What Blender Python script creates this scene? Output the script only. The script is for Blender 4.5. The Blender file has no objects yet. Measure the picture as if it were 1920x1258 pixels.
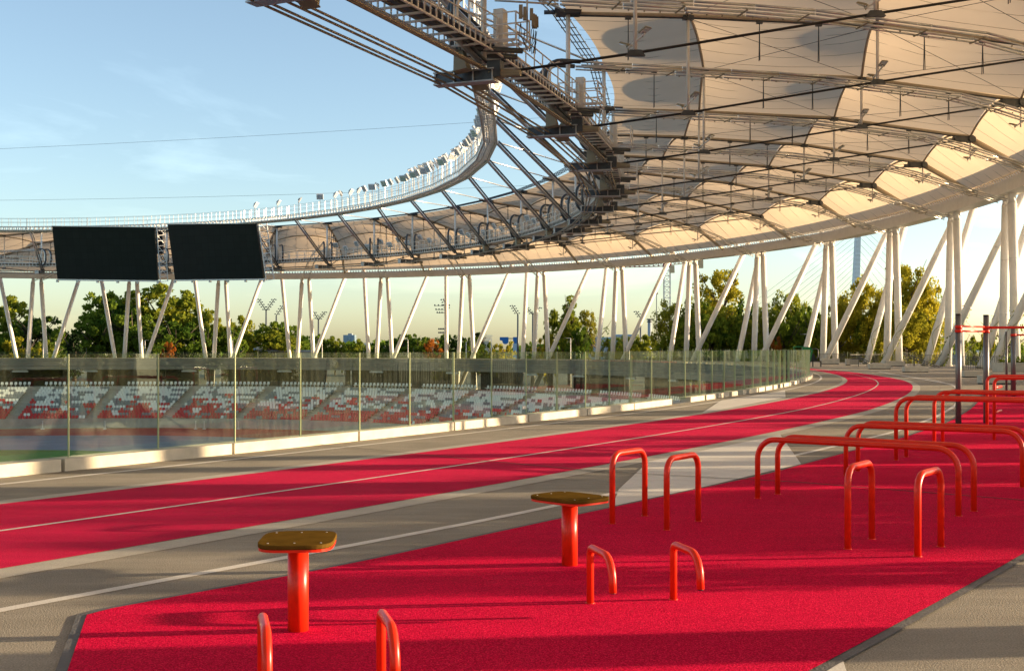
import bpy, math, random
from mathutils import Vector, Matrix
RN = random.Random(11)
sc = bpy.context.scene
COL = sc.collection
rad, sin, cos = math.radians, math.sin, math.cos
# ------------------------------------------------------------------ camera, sky, sun, exposure
EYE = 1.7
cam = bpy.data.objects.new('camera', bpy.data.cameras.new('camera'))
COL.objects.link(cam)
cam.location = (0, 0, EYE)
cam.rotation_euler = (rad(90), 0, 0)
cam.data.sensor_width = 36
cam.data.lens = 36 * 2250 / 1920
cam.data.shift_y = 24.5 / 1920
cam.data.clip_start = 0.05
cam.data.clip_end = 6000
sc.camera = cam
SUN_AZ, SUN_EL = 84.0, 8.0            # degrees clockwise from +Y, and above the horizon
sd = Vector((sin(rad(SUN_AZ)) * cos(rad(SUN_EL)), cos(rad(SUN_AZ)) * cos(rad(SUN_EL)), sin(rad(SUN_EL))))
sun = bpy.data.objects.new('sun', bpy.data.lights.new('sun', 'SUN'))
COL.objects.link(sun)
sun.data.energy = 5.0
sun.data.angle = rad(0.6)
sun.data.color = (1.0, 0.74, 0.45)
sun.rotation_euler = sd.to_track_quat('Z', 'Y').to_euler()
sun.location = (200, 20, 40)
w = bpy.data.worlds.new('World')
sc.world = w
w.use_nodes = True
nt = w.node_tree
nt.nodes.clear()
def N(tree, kind, **kw):
    n = tree.nodes.new(kind)
    for k, v in kw.items():
        if k.startswith('_'):
            setattr(n, k[1:], v)
        else:
            n.inputs[k.replace('__', ' ')].default_value = v
    return n
out = N(nt, 'ShaderNodeOutputWorld')
bg = N(nt, 'ShaderNodeBackground', Strength=0.123)
sky = N(nt, 'ShaderNodeTexSky', _sky_type='NISHITA', _sun_disc=False, _sun_elevation=rad(SUN_EL), _sun_rotation=rad(SUN_AZ), _altitude=120.0, _air_density=0.85, _dust_density=1.0, _ozone_density=1.8)
tc = N(nt, 'ShaderNodeTexCoord')
mp = N(nt, 'ShaderNodeMapping')
mp.inputs['Scale'].default_value = (1.5, 1.5, 6.5)
mp.inputs['Rotation'].default_value = (0.12, 0.1, 0.0)
cn = N(nt, 'ShaderNodeTexNoise', Scale=2.1, Detail=7.0, Roughness=0.56, Distortion=0.5)
cr = N(nt, 'ShaderNodeValToRGB')
cr.color_ramp.elements[0].position = 0.50
cr.color_ramp.elements[1].position = 0.80
cr.color_ramp.elements[0].color = (0, 0, 0, 1)
cr.color_ramp.elements[1].color = (0.55, 0.55, 0.55, 1)
cm = N(nt, 'ShaderNodeMix', _data_type='RGBA', _blend_type='MIX')
cl = N(nt, 'ShaderNodeMix', _data_type='RGBA', _blend_type='MULTIPLY')
cl.inputs[0].default_value = 1.0
cl.inputs[7].default_value = (2.1, 1.9, 1.75, 1)
L = nt.links.new
L(tc.outputs['Generated'], mp.inputs['Vector'])
L(mp.outputs[0], cn.inputs['Vector'])
L(cn.outputs['Fac'], cr.inputs['Fac'])
hs = N(nt, 'ShaderNodeMix', _data_type='RGBA', _blend_type='MULTIPLY')
hs.inputs[0].default_value = 1.0
hs.inputs[7].default_value = (1.0, 0.985, 0.94, 1)
sa = N(nt, 'ShaderNodeHueSaturation', Saturation=0.90)
L(sky.outputs[0], sa.inputs['Color'])
L(sa.outputs[0], hs.inputs[6])
L(hs.outputs[2], cm.inputs[6])
L(hs.outputs[2], cl.inputs[6])
L(cl.outputs[2], cm.inputs[7])
L(cr.outputs[0], cm.inputs[0])
L(cm.outputs[2], bg.inputs['Color'])
L(bg.outputs[0], out.inputs['Surface'])
vs = sc.view_settings
vs.view_transform = 'Standard'
vs.look = 'None'
vs.gamma = 1.0
vs.exposure = 1.5
sc.cycles.max_bounces = 8
sc.cycles.diffuse_bounces = 4
sc.cycles.transparent_max_bounces = 24
sc.cycles.caustics_reflective = False
sc.cycles.caustics_refractive = False
sc.cycles.sample_clamp_indirect = 6.0
sc.cycles.use_denoising = True

# ------------------------------------------------------------------ helpers
def mat(name, c, rough=0.6, metal=0.0, var=0.12, vs=3.0, bump=0.0, bs=60.0, spec=0.4, c2=None, detail=4.0, coat=0.0, stretch=None, streak=0.0):
    m = bpy.data.materials.new(name)
    m.use_nodes = True
    t = m.node_tree
    b = t.nodes['Principled BSDF']
    b.inputs['Roughness'].default_value = rough
    b.inputs['Metallic'].default_value = metal
    b.inputs['Specular IOR Level'].default_value = spec
    b.inputs['Coat Weight'].default_value = coat
    g = N(t, 'ShaderNodeNewGeometry')
    src = g.outputs['Position']
    if stretch:
        mm = N(t, 'ShaderNodeMapping')
        mm.inputs['Scale'].default_value = stretch
        t.links.new(src, mm.inputs['Vector'])
        src = mm.outputs[0]
    n = N(t, 'ShaderNodeTexNoise', Scale=vs, Detail=detail, Roughness=0.6)
    t.links.new(src, n.inputs['Vector'])
    r = N(t, 'ShaderNodeValToRGB')
    r.color_ramp.elements[0].position = 0.32
    r.color_ramp.elements[1].position = 0.68
    lo = [x * (1 - var) for x in c]
    hi = c2 if c2 else [min(1, x * (1 + var)) for x in c]
    r.color_ramp.elements[0].color = (*lo, 1)
    r.color_ramp.elements[1].color = (*hi, 1)
    t.links.new(n.outputs['Fac'], r.inputs['Fac'])
    t.links.new(r.outputs[0], b.inputs['Base Color'])
    if bump:
        n2 = N(t, 'ShaderNodeTexNoise', Scale=bs, Detail=2.0)
        t.links.new(g.outputs['Position'], n2.inputs['Vector'])
        bp = N(t, 'ShaderNodeBump', Strength=bump, Distance=0.02)
        t.links.new(n2.outputs['Fac'], bp.inputs['Height'])
        t.links.new(bp.outputs[0], b.inputs['Normal'])
    return m

def ground_mat(name, c, c2, grain, gs, bump, dist, blotch=0.2, rough=0.85, spec=0.25, fleck=None):
    """granular floor: fine grains over broad worn patches"""
    m = bpy.data.materials.new(name)
    m.use_nodes = True
    t = m.node_tree
    b = t.nodes['Principled BSDF']
    b.inputs['Roughness'].default_value = rough
    b.inputs['Specular IOR Level'].default_value = spec
    g = N(t, 'ShaderNodeNewGeometry')
    P = g.outputs['Position']
    n1 = N(t, 'ShaderNodeTexNoise', Scale=gs, Detail=2.0, Roughness=0.7)
    n2 = N(t, 'ShaderNodeTexNoise', Scale=0.55, Detail=6.0, Roughness=0.62)
    mm = N(t, 'ShaderNodeMapping')
    mm.inputs['Scale'].default_value = (0.35, 2.2, 1)
    mm.inputs['Rotation'].default_value = (0, 0, rad(-24))
    n3 = N(t, 'ShaderNodeTexNoise', Scale=1.6, Detail=5.0, Roughness=0.65)
    t.links.new(P, n1.inputs['Vector'])
    t.links.new(P, n2.inputs['Vector'])
    t.links.new(P, mm.inputs['Vector'])
    t.links.new(mm.outputs[0], n3.inputs['Vector'])
    r = N(t, 'ShaderNodeValToRGB')
    r.color_ramp.elements[0].position = 0.5 - grain
    r.color_ramp.elements[1].position = 0.5 + grain
    r.color_ramp.elements[0].color = (*c, 1)
    r.color_ramp.elements[1].color = (*c2, 1)
    if fleck:
        e = r.color_ramp.elements.new(min(0.99, 0.5 + grain * 1.5))
        e.color = (*fleck, 1)
    t.links.new(n1.outputs['Fac'], r.inputs['Fac'])
    ad = N(t, 'ShaderNodeMath', _operation='ADD')
    t.links.new(n2.outputs['Fac'], ad.inputs[0])
    t.links.new(n3.outputs['Fac'], ad.inputs[1])
    mr = N(t, 'ShaderNodeMapRange')
    mr.inputs['From Min'].default_value = 0.7
    mr.inputs['From Max'].default_value = 1.3
    mr.inputs['To Min'].default_value = 1 - blotch
    mr.inputs['To Max'].default_value = 1 + blotch
    t.links.new(ad.outputs[0], mr.inputs['Value'])
    mx = N(t, 'ShaderNodeMix', _data_type='RGBA', _blend_type='MULTIPLY')
    mx.inputs[0].default_value = 1
    t.links.new(r.outputs[0], mx.inputs[6])
    t.links.new(mr.outputs[0], mx.inputs[7])
    t.links.new(mx.outputs[2], b.inputs['Base Color'])
    bp = N(t, 'ShaderNodeBump', Strength=bump, Distance=dist)
    t.links.new(n1.outputs['Fac'], bp.inputs['Height'])
    t.links.new(bp.outputs[0], b.inputs['Normal'])
    return m

def leaf_mat(name, c, c2, trans=0.35):
    m = bpy.data.materials.new(name)
    m.use_nodes = True
    t = m.node_tree
    t.nodes.clear()
    o = N(t, 'ShaderNodeOutputMaterial')
    g = N(t, 'ShaderNodeNewGeometry')
    oi = N(t, 'ShaderNodeObjectInfo')
    n = N(t, 'ShaderNodeTexNoise', Scale=0.45, Detail=3.0)
    t.links.new(g.outputs['Position'], n.inputs['Vector'])
    n2 = N(t, 'ShaderNodeTexWhiteNoise')
    t.links.new(g.outputs['Position'], n2.inputs['Vector'])
    a = N(t, 'ShaderNodeMath', _operation='MULTIPLY_ADD')
    a.inputs[1].default_value = 0.35
    t.links.new(oi.outputs['Random'], a.inputs[0])
    t.links.new(n.outputs['Fac'], a.inputs[2])
    r = N(t, 'ShaderNodeValToRGB')
    r.color_ramp.elements[0].position = 0.4
    r.color_ramp.elements[1].position = 0.95
    r.color_ramp.elements[0].color = (*c, 1)
    r.color_ramp.elements[1].color = (*c2, 1)
    t.links.new(a.outputs[0], r.inputs['Fac'])
    d = N(t, 'ShaderNodeBsdfDiffuse')
    tr = N(t, 'ShaderNodeBsdfTranslucent')
    t.links.new(r.outputs[0], d.inputs['Color'])
    t.links.new(r.outputs[0], tr.inputs['Color'])
    mx = N(t, 'ShaderNodeMixShader', Fac=trans)
    t.links.new(d.outputs[0], mx.inputs[1])
    t.links.new(tr.outputs[0], mx.inputs[2])
    t.links.new(mx.outputs[0], o.inputs['Surface'])
    return m

def membrane_mat():
    m = bpy.data.materials.new('membrane_fabric')
    m.use_nodes = True
    t = m.node_tree
    t.nodes.clear()
    o = N(t, 'ShaderNodeOutputMaterial')
    g = N(t, 'ShaderNodeNewGeometry')
    n = N(t, 'ShaderNodeTexNoise', Scale=0.35, Detail=5.0)
    t.links.new(g.outputs['Position'], n.inputs['Vector'])
    r = N(t, 'ShaderNodeValToRGB')
    r.color_ramp.elements[0].color = (0.64, 0.50, 0.345, 1)
    r.color_ramp.elements[1].color = (0.74, 0.59, 0.42, 1)
    t.links.new(n.outputs['Fac'], r.inputs['Fac'])
    d = N(t, 'ShaderNodeBsdfDiffuse')
    tr = N(t, 'ShaderNodeBsdfTranslucent')
    t.links.new(r.outputs[0], d.inputs['Color'])
    t.links.new(r.outputs[0], tr.inputs['Color'])
    mx = N(t, 'ShaderNodeMixShader', Fac=0.5)
    t.links.new(d.outputs[0], mx.inputs[1])
    t.links.new(tr.outputs[0], mx.inputs[2])
    t.links.new(mx.outputs[0], o.inputs['Surface'])
    return m

def glass_mat(name, tint, boost=1.0):
    m = bpy.data.materials.new(name)
    m.use_nodes = True
    t = m.node_tree
    t.nodes.clear()
    o = N(t, 'ShaderNodeOutputMaterial')
    tr = N(t, 'ShaderNodeBsdfTransparent')
    tr.inputs['Color'].default_value = (*tint, 1)
    gl = N(t, 'ShaderNodeBsdfGlossy', Roughness=0.015)
    gl.inputs['Color'].default_value = (0.95, 1.0, 0.96, 1)
    fr = N(t, 'ShaderNodeFresnel', IOR=1.5)
    df = N(t, 'ShaderNodeBsdfDiffuse')
    df.inputs['Color'].default_value = (0.42, 0.47, 0.36, 1)
    g = N(t, 'ShaderNodeNewGeometry')
    mp = N(t, 'ShaderNodeMapping')
    mp.inputs['Scale'].default_value = (6, 6, 0.5)
    ns = N(t, 'ShaderNodeTexNoise', Scale=1.6, Detail=6.0, Roughness=0.7)
    t.links.new(g.outputs['Position'], mp.inputs['Vector'])
    t.links.new(mp.outputs[0], ns.inputs['Vector'])
    mr = N(t, 'ShaderNodeMapRange')
    mr.inputs['From Min'].default_value = 0.35
    mr.inputs['From Max'].default_value = 0.8
    mr.inputs['To Min'].default_value = 0.0
    mr.inputs['To Max'].default_value = 0.04
    t.links.new(ns.outputs['Fac'], mr.inputs['Value'])
    mx0 = N(t, 'ShaderNodeMixShader')
    t.links.new(mr.outputs[0], mx0.inputs['Fac'])
    t.links.new(tr.outputs[0], mx0.inputs[1])
    t.links.new(df.outputs[0], mx0.inputs[2])
    k = N(t, 'ShaderNodeMath', _operation='MULTIPLY', _use_clamp=True)
    k.inputs[1].default_value = boost
    bf = N(t, 'ShaderNodeMath', _operation='SUBTRACT')
    bf.inputs[0].default_value = 1.0
    t.links.new(g.outputs['Backfacing'], bf.inputs[1])
    bm = N(t, 'ShaderNodeMath', _operation='MULTIPLY')
    t.links.new(fr.outputs[0], bm.inputs[0])
    t.links.new(bf.outputs[0], bm.inputs[1])
    t.links.new(bm.outputs[0], k.inputs[0])
    mx = N(t, 'ShaderNodeMixShader')
    t.links.new(k.outputs[0], mx.inputs['Fac'])
    t.links.new(mx0.outputs[0], mx.inputs[1])
    t.links.new(gl.outputs[0], mx.inputs[2])
    t.links.new(mx.outputs[0], o.inputs['Surface'])
    return m

def panel_mat():
    m = mat('unlit_led_panel', (0.012, 0.0135, 0.0135), 0.5, var=0.2, vs=1.2, spec=0.35)
    t = m.node_tree
    b = t.nodes['Principled BSDF']
    g = N(t, 'ShaderNodeNewGeometry')
    mp = N(t, 'ShaderNodeMapping')
    mp.inputs['Rotation'].default_value = (rad(90), 0, 0)
    br = N(t, 'ShaderNodeTexBrick', Scale=1.0, _offset=0.0)
    br.inputs['Mortar Size'].default_value = 0.018
    br.inputs['Brick Width'].default_value = 0.96
    br.inputs['Row Height'].default_value = 0.96
    br.inputs['Color1'].default_value = (0.013, 0.015, 0.015, 1)
    br.inputs['Color2'].default_value = (0.010, 0.0115, 0.0115, 1)
    br.inputs['Mortar'].default_value = (0.004, 0.004, 0.004, 1)
    t.links.new(g.outputs['Position'], mp.inputs['Vector'])
    t.links.new(mp.outputs[0], br.inputs['Vector'])
    t.links.new(br.outputs['Color'], b.inputs['Base Color'])
    return m

M = dict(
    asphalt=ground_mat('worn_asphalt', (0.185, 0.170, 0.143), (0.325, 0.300, 0.255), 0.14, 85, 0.8, 0.016, 0.24, spec=0.15),
    band=ground_mat('pale_band_paint', (0.33, 0.315, 0.275), (0.46, 0.44, 0.39), 0.16, 110, 0.4, 0.008, 0.16, spec=0.15),
    paint=ground_mat('white_road_paint', (0.52, 0.51, 0.48), (0.66, 0.645, 0.61), 0.16, 90, 0.3, 0.006, 0.14, spec=0.15),
    track=ground_mat('red_track_rubber', (0.38, 0.004, 0.040), (0.68, 0.014, 0.088), 0.10, 120, 0.9, 0.016, 0.16, spec=0.04, fleck=(0.74, 0.06, 0.10)),
    pad=ground_mat('red_pad_rubber', (0.40, 0.0006, 0.027), (0.80, 0.005, 0.075), 0.10, 105, 1.0, 0.02, 0.12, spec=0.03, fleck=(0.88, 0.03, 0.09)),
    edge=mat('dark_rubber_edging', (0.10, 0.10, 0.105), 0.8, bump=0.3),
    joint=mat('joint_filler', (0.035, 0.033, 0.03), 0.9),
    kerb=mat('pale_concrete', (0.50, 0.455, 0.37), 0.75, var=0.14, vs=2.2, bump=0.15, bs=40),
    concrete=mat('grey_concrete', (0.44, 0.41, 0.36), 0.8, var=0.16, vs=0.8, bump=0.1, bs=20),
    slab=mat('board_marked_concrete', (0.20, 0.195, 0.175), 0.8, var=0.18, vs=0.5, stretch=(1, 1, 5)),
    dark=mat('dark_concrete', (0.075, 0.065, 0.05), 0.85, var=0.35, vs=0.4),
    white=mat('white_painted_steel', (0.80, 0.775, 0.73), 0.42, var=0.05, vs=1.2),
    galv=mat('galvanised_steel', (0.50, 0.49, 0.47), 0.4, 0.35, var=0.12, vs=4),
    pale=mat('pale_grey_steel', (0.78, 0.74, 0.67), 0.45, 0.1, var=0.10, vs=2),
    steel=mat('dark_steel', (0.075, 0.085, 0.095), 0.45, 0.3, var=0.25, vs=3),
    rope=mat('steel_rope', (0.33, 0.27, 0.19), 0.5, 0.0, var=0.2, vs=6),
    black=mat('black_cable', (0.016, 0.015, 0.014), 0.5),
    rail=mat('railing_grey', (0.075, 0.075, 0.073), 0.5, 0.0),
    post=mat('anodised_grey_post', (0.15, 0.148, 0.15), 0.38, 0.55, var=0.08),
    cap=mat('black_plastic_cap', (0.015, 0.015, 0.016), 0.5),
    red=mat('red_gloss_paint', (0.68, 0.022, 0.005), 0.33, var=0.10, vs=7, spec=0.35),
    plate=mat('black_phenolic_board', (0.105, 0.060, 0.012), 0.7, var=0.18, vs=8, spec=0.0, bump=0.05, bs=300),
    bolt=mat('stainless_bolt', (0.6, 0.58, 0.54), 0.3, 0.9),
    screen=panel_mat(),
    lampw=mat('white_lamp_housing', (0.82, 0.81, 0.79), 0.35, var=0.04),
    glassface=mat('lamp_glass', (0.75, 0.78, 0.8), 0.1, 0.5, var=0.05),
    sand=mat('sand_painted_steel', (0.48, 0.41, 0.30), 0.5, var=0.08),
    bright=mat('bright_galvanised_tube', (0.62, 0.62, 0.61), 0.28, 0.75, var=0.1, vs=3),
    tan=mat('tan_speaker_shell', (0.30, 0.26, 0.18), 0.6, var=0.1),
    green=mat('green_machine_paint', (0.01, 0.20, 0.055), 0.35),
    seat_white=mat('white_seat_plastic', (0.86, 0.87, 0.85), 0.4, var=0.05),
    seat_grey=mat('grey_seat_plastic', (0.25, 0.27, 0.285), 0.45, var=0.08),
    seat_red=mat('red_seat_plastic', (0.60, 0.02, 0.03), 0.45, var=0.08),
    grass=mat('mown_grass', (0.07, 0.20, 0.015), 0.9, var=0.3, vs=0.8, bump=0.4, bs=30),
    field_red=mat('athletics_track_red', (0.36, 0.06, 0.05), 0.85, var=0.12, vs=0.6),
    field_blue=mat('blue_apron', (0.20, 0.235, 0.29), 0.8, var=0.1, vs=0.25),
    yellow=mat('yellow_kerb_line', (0.42, 0.29, 0.06), 0.8),
    soil=ground_mat('open_ground', (0.085, 0.085, 0.05), (0.16, 0.15, 0.10), 0.2, 8, 0.3, 0.02, 0.3),
    bark=mat('bark', (0.075, 0.058, 0.042), 0.9, var=0.3, vs=3, bump=0.3, bs=12),
    leaf_a=leaf_mat('deep_green_leaves', (0.050, 0.105, 0.016), (0.21, 0.27, 0.03), 0.45),
    leaf_b=leaf_mat('olive_leaves', (0.095, 0.145, 0.018), (0.29, 0.30, 0.032), 0.5),
    leaf_c=leaf_mat('yellowing_leaves', (0.20, 0.195, 0.018), (0.47, 0.40, 0.035), 0.5),
    leaf_d=leaf_mat('rust_leaves', (0.22, 0.07, 0.014), (0.42, 0.15, 0.026), 0.5),
    leaf_e=leaf_mat('dark_conifer_needles', (0.014, 0.028, 0.011), (0.03, 0.05, 0.016), 0.15),
    blueglass=mat('blue_curtain_wall', (0.16, 0.25, 0.33), 0.25, 0.2, var=0.2, vs=0.3),
    blue=mat('blue_cladding', (0.01, 0.13, 0.42), 0.5),
    paleblue=mat('pale_blue_cladding', (0.28, 0.42, 0.58), 0.5),
    roofgrey=mat('grey_roof_sheet', (0.30, 0.34, 0.38), 0.6, var=0.15),
    cranered=mat('crane_red', (0.30, 0.02, 0.03), 0.5),
    cranetan=mat('crane_tan', (0.55, 0.42, 0.25), 0.5),
    pylon=mat('pale_blue_steel', (0.66, 0.74, 0.78), 0.5),
    membrane=membrane_mat(),
    seam=mat('membrane_seam', (0.20, 0.165, 0.125), 0.7),
    glass=glass_mat('green_tinted_glass', (0.925, 0.97, 0.905), 1.8),
    glass2=glass_mat('thin_clear_glass', (0.985, 0.995, 0.975), 0.7),
    edgeglass=mat('glass_edge', (0.50, 0.56, 0.33), 0.2, var=0.05),
)

class MB:
    """collects shapes in world space; build() links them as ONE mesh object"""
    def __init__(s):
        s.v, s.f, s.m = [], [], []
    def add(s, vs, fs, m=0):
        o = len(s.v)
        s.v += [tuple(p) for p in vs]
        s.f += [tuple(i + o for i in f) for f in fs]
        s.m += [m] * len(fs)
        return s
    def box(s, c, size, ax=None, m=0, taper=1.0):
        c = Vector(c)
        X, Y, Z = ax if ax else (Vector((1, 0, 0)), Vector((0, 1, 0)), Vector((0, 0, 1)))
        a, b, d = [k / 2 for k in size]
        vs = []
        for z in (-1, 1):
            k = taper if z > 0 else 1.0
            for x, y in ((-1, -1), (1, -1), (1, 1), (-1, 1)):
                vs.append(c + X * (x * a * k) + Y * (y * b * k) + Z * (z * d))
        return s.add(vs, [(3, 2, 1, 0), (4, 5, 6, 7), (0, 1, 5, 4), (1, 2, 6, 5), (2, 3, 7, 6), (3, 0, 4, 7)], m)
    def bar(s, p, q, w, h, up=(0, 0, 1), m=0):
        p, q = Vector(p), Vector(q)
        d = q - p
        l = d.length
        if l < 1e-6:
            return s
        d /= l
        sd_ = d.cross(Vector(up))
        if sd_.length < 1e-4:
            sd_ = d.cross(Vector((1, 0, 0)))
        sd_.normalize()
        u = sd_.cross(d)
        return s.box((p + q) / 2, (l, w, h), (d, sd_, u), m)
    def path(s, pts, r, n=8, m=0, caps=True, closed=False):
        pts = [Vector(p) for p in pts]
        k = len(pts)
        rs = r if isinstance(r, (list, tuple)) else [r] * k
        u = None
        vs = []
        for i, p in enumerate(pts):
            a = pts[i - 1] if i > 0 else (pts[-1] if closed else p)
            b = pts[i + 1] if i < k - 1 else (pts[0] if closed else p)
            t = (b - a).normalized()
            if u is None:
                u = t.orthogonal().normalized()
            else:
                u = (u - t * u.dot(t))
                u = u.normalized() if u.length > 1e-6 else t.orthogonal().normalized()
            v = t.cross(u)
            for j in range(n):
                an = 2 * math.pi * j / n
                vs.append(p + (u * cos(an) + v * sin(an)) * rs[i])
        fs = []
        for i in range(k if closed else k - 1):
            i2 = (i + 1) % k
            for j in range(n):
                j2 = (j + 1) % n
                fs.append((i * n + j, i * n + j2, i2 * n + j2, i2 * n + j))
        if caps and not closed:
            fs.append(tuple(range(n - 1, -1, -1)))
            fs.append(tuple((k - 1) * n + j for j in range(n)))
        return s.add(vs, fs, m)
    def tube(s, p, q, r, n=8, m=0, r2=None):
        return s.path([p, q], [r, r2 if r2 is not None else r], n, m)
    def quad(s, a, b, c, d, m=0):
        return s.add([a, b, c, d], [(0, 1, 2, 3)], m)
    def build(s, name, mats, parent=None, smooth=False, loc=None):
        base = Vector((0, 0, 0))
        p = parent
        while p is not None:
            base = base + p.location
            p = p.parent
        if loc is not None:
            base = base + Vector(loc)
        me = bpy.data.meshes.new(name)
        me.from_pydata([tuple(Vector(v) - base) for v in s.v], [], s.f)
        mats = mats if isinstance(mats, (list, tuple)) else [mats]
        for q in mats:
            me.materials.append(q)
        if len(mats) > 1:
            me.polygons.foreach_set('material_index', s.m)
        if smooth:
            me.polygons.foreach_set('use_smooth', [len(f) <= 4 for f in s.f])
        me.update()
        o = bpy.data.objects.new(name, me)
        COL.objects.link(o)
        if parent is not None:
            o.parent = parent
        if loc is not None:
            o.location = loc
        return o

def tag(o, label=None, cat=None, group=None, kind=None):
    if label: o['label'] = label
    if cat: o['category'] = cat
    if group: o['group'] = group
    if kind: o['kind'] = kind
    return o
def thing(name, loc, label, cat, group=None, rz=0.0):
    o = bpy.data.objects.new(name, None)
    o.empty_display_size = 0.2
    COL.objects.link(o)
    o.location = loc
    o.rotation_euler = (0, 0, rz)
    return tag(o, label, cat, group)
def dup(o, loc=None, rz=None, label=None, parent=None, scale=None):
    c = o.copy()
    COL.objects.link(c)
    if parent is not None:
        c.parent = parent
    if loc is not None:
        c.location = loc
    if rz is not None:
        c.rotation_euler = (c.rotation_euler[0], c.rotation_euler[1], rz)
    if scale is not None:
        c.scale = scale
    if label:
        c['label'] = label
    for ch in list(o.children):
        dup(ch, parent=c)
    return c
def struct(name, mb, m, **k):
    return tag(mb.build(name, m, **k), kind='structure')
ORD = ['zeroth', 'first', 'second', 'third', 'fourth', 'fifth', 'sixth', 'seventh', 'eighth', 'ninth', 'tenth', 'eleventh', 'twelfth', 'thirteenth', 'fourteenth', 'fifteenth', 'sixteenth', 'seventeenth', 'eighteenth', 'nineteenth', 'twentieth', 'twenty-first', 'twenty-second', 'twenty-third', 'twenty-fourth', 'twenty-fifth', 'twenty-sixth', 'twenty-seventh', 'twenty-eighth', 'twenty-ninth', 'thirtieth']
FPX, HZ = 2250.0, 653.5
def at(x, y, Y):
    """survey helper: the point at distance Y seen at photo pixel (x, y)"""
    return Vector(((x - 960) / FPX * Y, Y, EYE + (HZ - y) * Y / FPX))
def gp(x, y, z=0.0):
    Y = FPX * (EYE - z) / (y - HZ)
    return Vector(((x - 960) / FPX * Y, Y, z))

# ------------------------------------------------------------------ the oval the stadium is set out on
CX, CY, TH = -93.4, 72.89, -0.56
A0, B0 = 103.64, 144.47                       # inner edge of the upper deck
def E(d, ph, z=0.0, R=None):
    """point at angle ph on the oval moved outward by d (or on the oval R)"""
    a, b = R if R else (A0, B0)
    p = rad(ph)
    u, v = (a + d) * cos(p), (b + d) * sin(p)
    return Vector((CX + u * cos(TH) - v * sin(TH), CY + u * sin(TH) + v * cos(TH), z))
def outward(ph, R=None):
    t = (E(0, ph + 0.05, 0, R) - E(0, ph - 0.05, 0, R)).normalized()
    return Vector((t.y, -t.x, 0)), t
RO, RL, RU = (A0 + 18.74, B0 + 18.74), (92.26, 121.8), (85.07, 108.06)
def arcs(d, p0, p1, step, R=None, n=4000):
    """angles from p0 to p1 spaced `step` metres along the oval"""
    res, acc, q = [p0], 0.0, E(d, p0, 0, R)
    for i in range(1, n + 1):
        ph = p0 + (p1 - p0) * i / n
        c = E(d, ph, 0, R)
        acc += (c - q).length
        q = c
        if acc >= step:
            res.append(ph)
            acc -= step
    return res
def lerp_t(tab, x):
    if x <= tab[0][0]: return tab[0][1]
    for (a, va), (b, vb) in zip(tab, tab[1:]):
        if x <= b:
            return va + (vb - va) * (x - a) / (b - a)
    return tab[-1][1]
def prange(p0, p1, step):
    n = max(1, int(round(abs(p1 - p0) / step)))
    return [p0 + (p1 - p0) * i / n for i in range(n + 1)]
SHR = [(8, 1), (14, .93), (18, .88), (21, .82), (24.5, .70), (29, .58), (35, .42), (50, .40)]
def strip(d0, d1, p0, p1, z, step=0.5, shrink=True):
    mb = MB()
    ps = prange(p0, p1, step)
    vs, fs = [], []
    for p in ps:
        k = lerp_t(SHR, p) if shrink else 1
        a = d0(p) if callable(d0) else d0 * k
        b = d1(p) if callable(d1) else d1 * k
        vs += [E(a, p, z), E(b, p, z)]
    for i in range(len(ps) - 1):
        fs.append((2 * i, 2 * i + 1, 2 * i + 3, 2 * i + 2))
    return mb.add(vs, fs)

# ------------------------------------------------------------------ ground, deck, bowl, field
GZ = -5.6
mb = MB()
vs, fs = [], []
ps = prange(0, 360, 4)[:-1]
for p in ps:
    q = E(0, p)
    dirv = (q - Vector((CX, CY, 0))).normalized()
    for d in (E(2, p, GZ), E(40, p, GZ), E(120, p, GZ), Vector((CX, CY, GZ)) + dirv * 700, Vector((CX, CY, GZ)) + dirv * 4500):
        vs.append(d)
k = 5
for i in range(len(ps)):
    j = (i + 1) % len(ps)
    for r in range(k - 1):
        fs.append((i * k + r, i * k + r + 1, j * k + r + 1, j * k + r))
struct('ground', mb.add(vs, fs), M['soil'])

DECK = [(-180, 24), (-40, 24), (54, 24), (61, 16.0), (172, 16.0), (185, 24), (320, 24)]
mb = MB()
vs, fs = [], []
ps = prange(-40, 320, 1.0)[:-1]
for p in ps:
    o = lerp_t(DECK, p)
    vs += [E(0, p, 0), E(o, p, 0), E(o, p, -1.9), E(0.0, p, -1.9), E(0.05, p, -1.3), E(0.0, p, -1.25), E(0.0, p, -0.7), E(0.05, p, -0.65)]
n8 = len(ps)
for i in range(n8):
    j = (i + 1) % n8
    for a, b in ((0, 1), (1, 2), (2, 3), (3, 4), (4, 5), (5, 6), (6, 7), (7, 0)):
        fs.append((i * 8 + a, i * 8 + b, j * 8 + b, j * 8 + a))
        mb_m = 0
mb.add(vs, fs)
for i in range(len(mb.f)):
    mb.m[i] = 0 if i % 8 == 0 else 1
struct('concourse', mb, [M['asphalt'], M['slab']])

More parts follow.
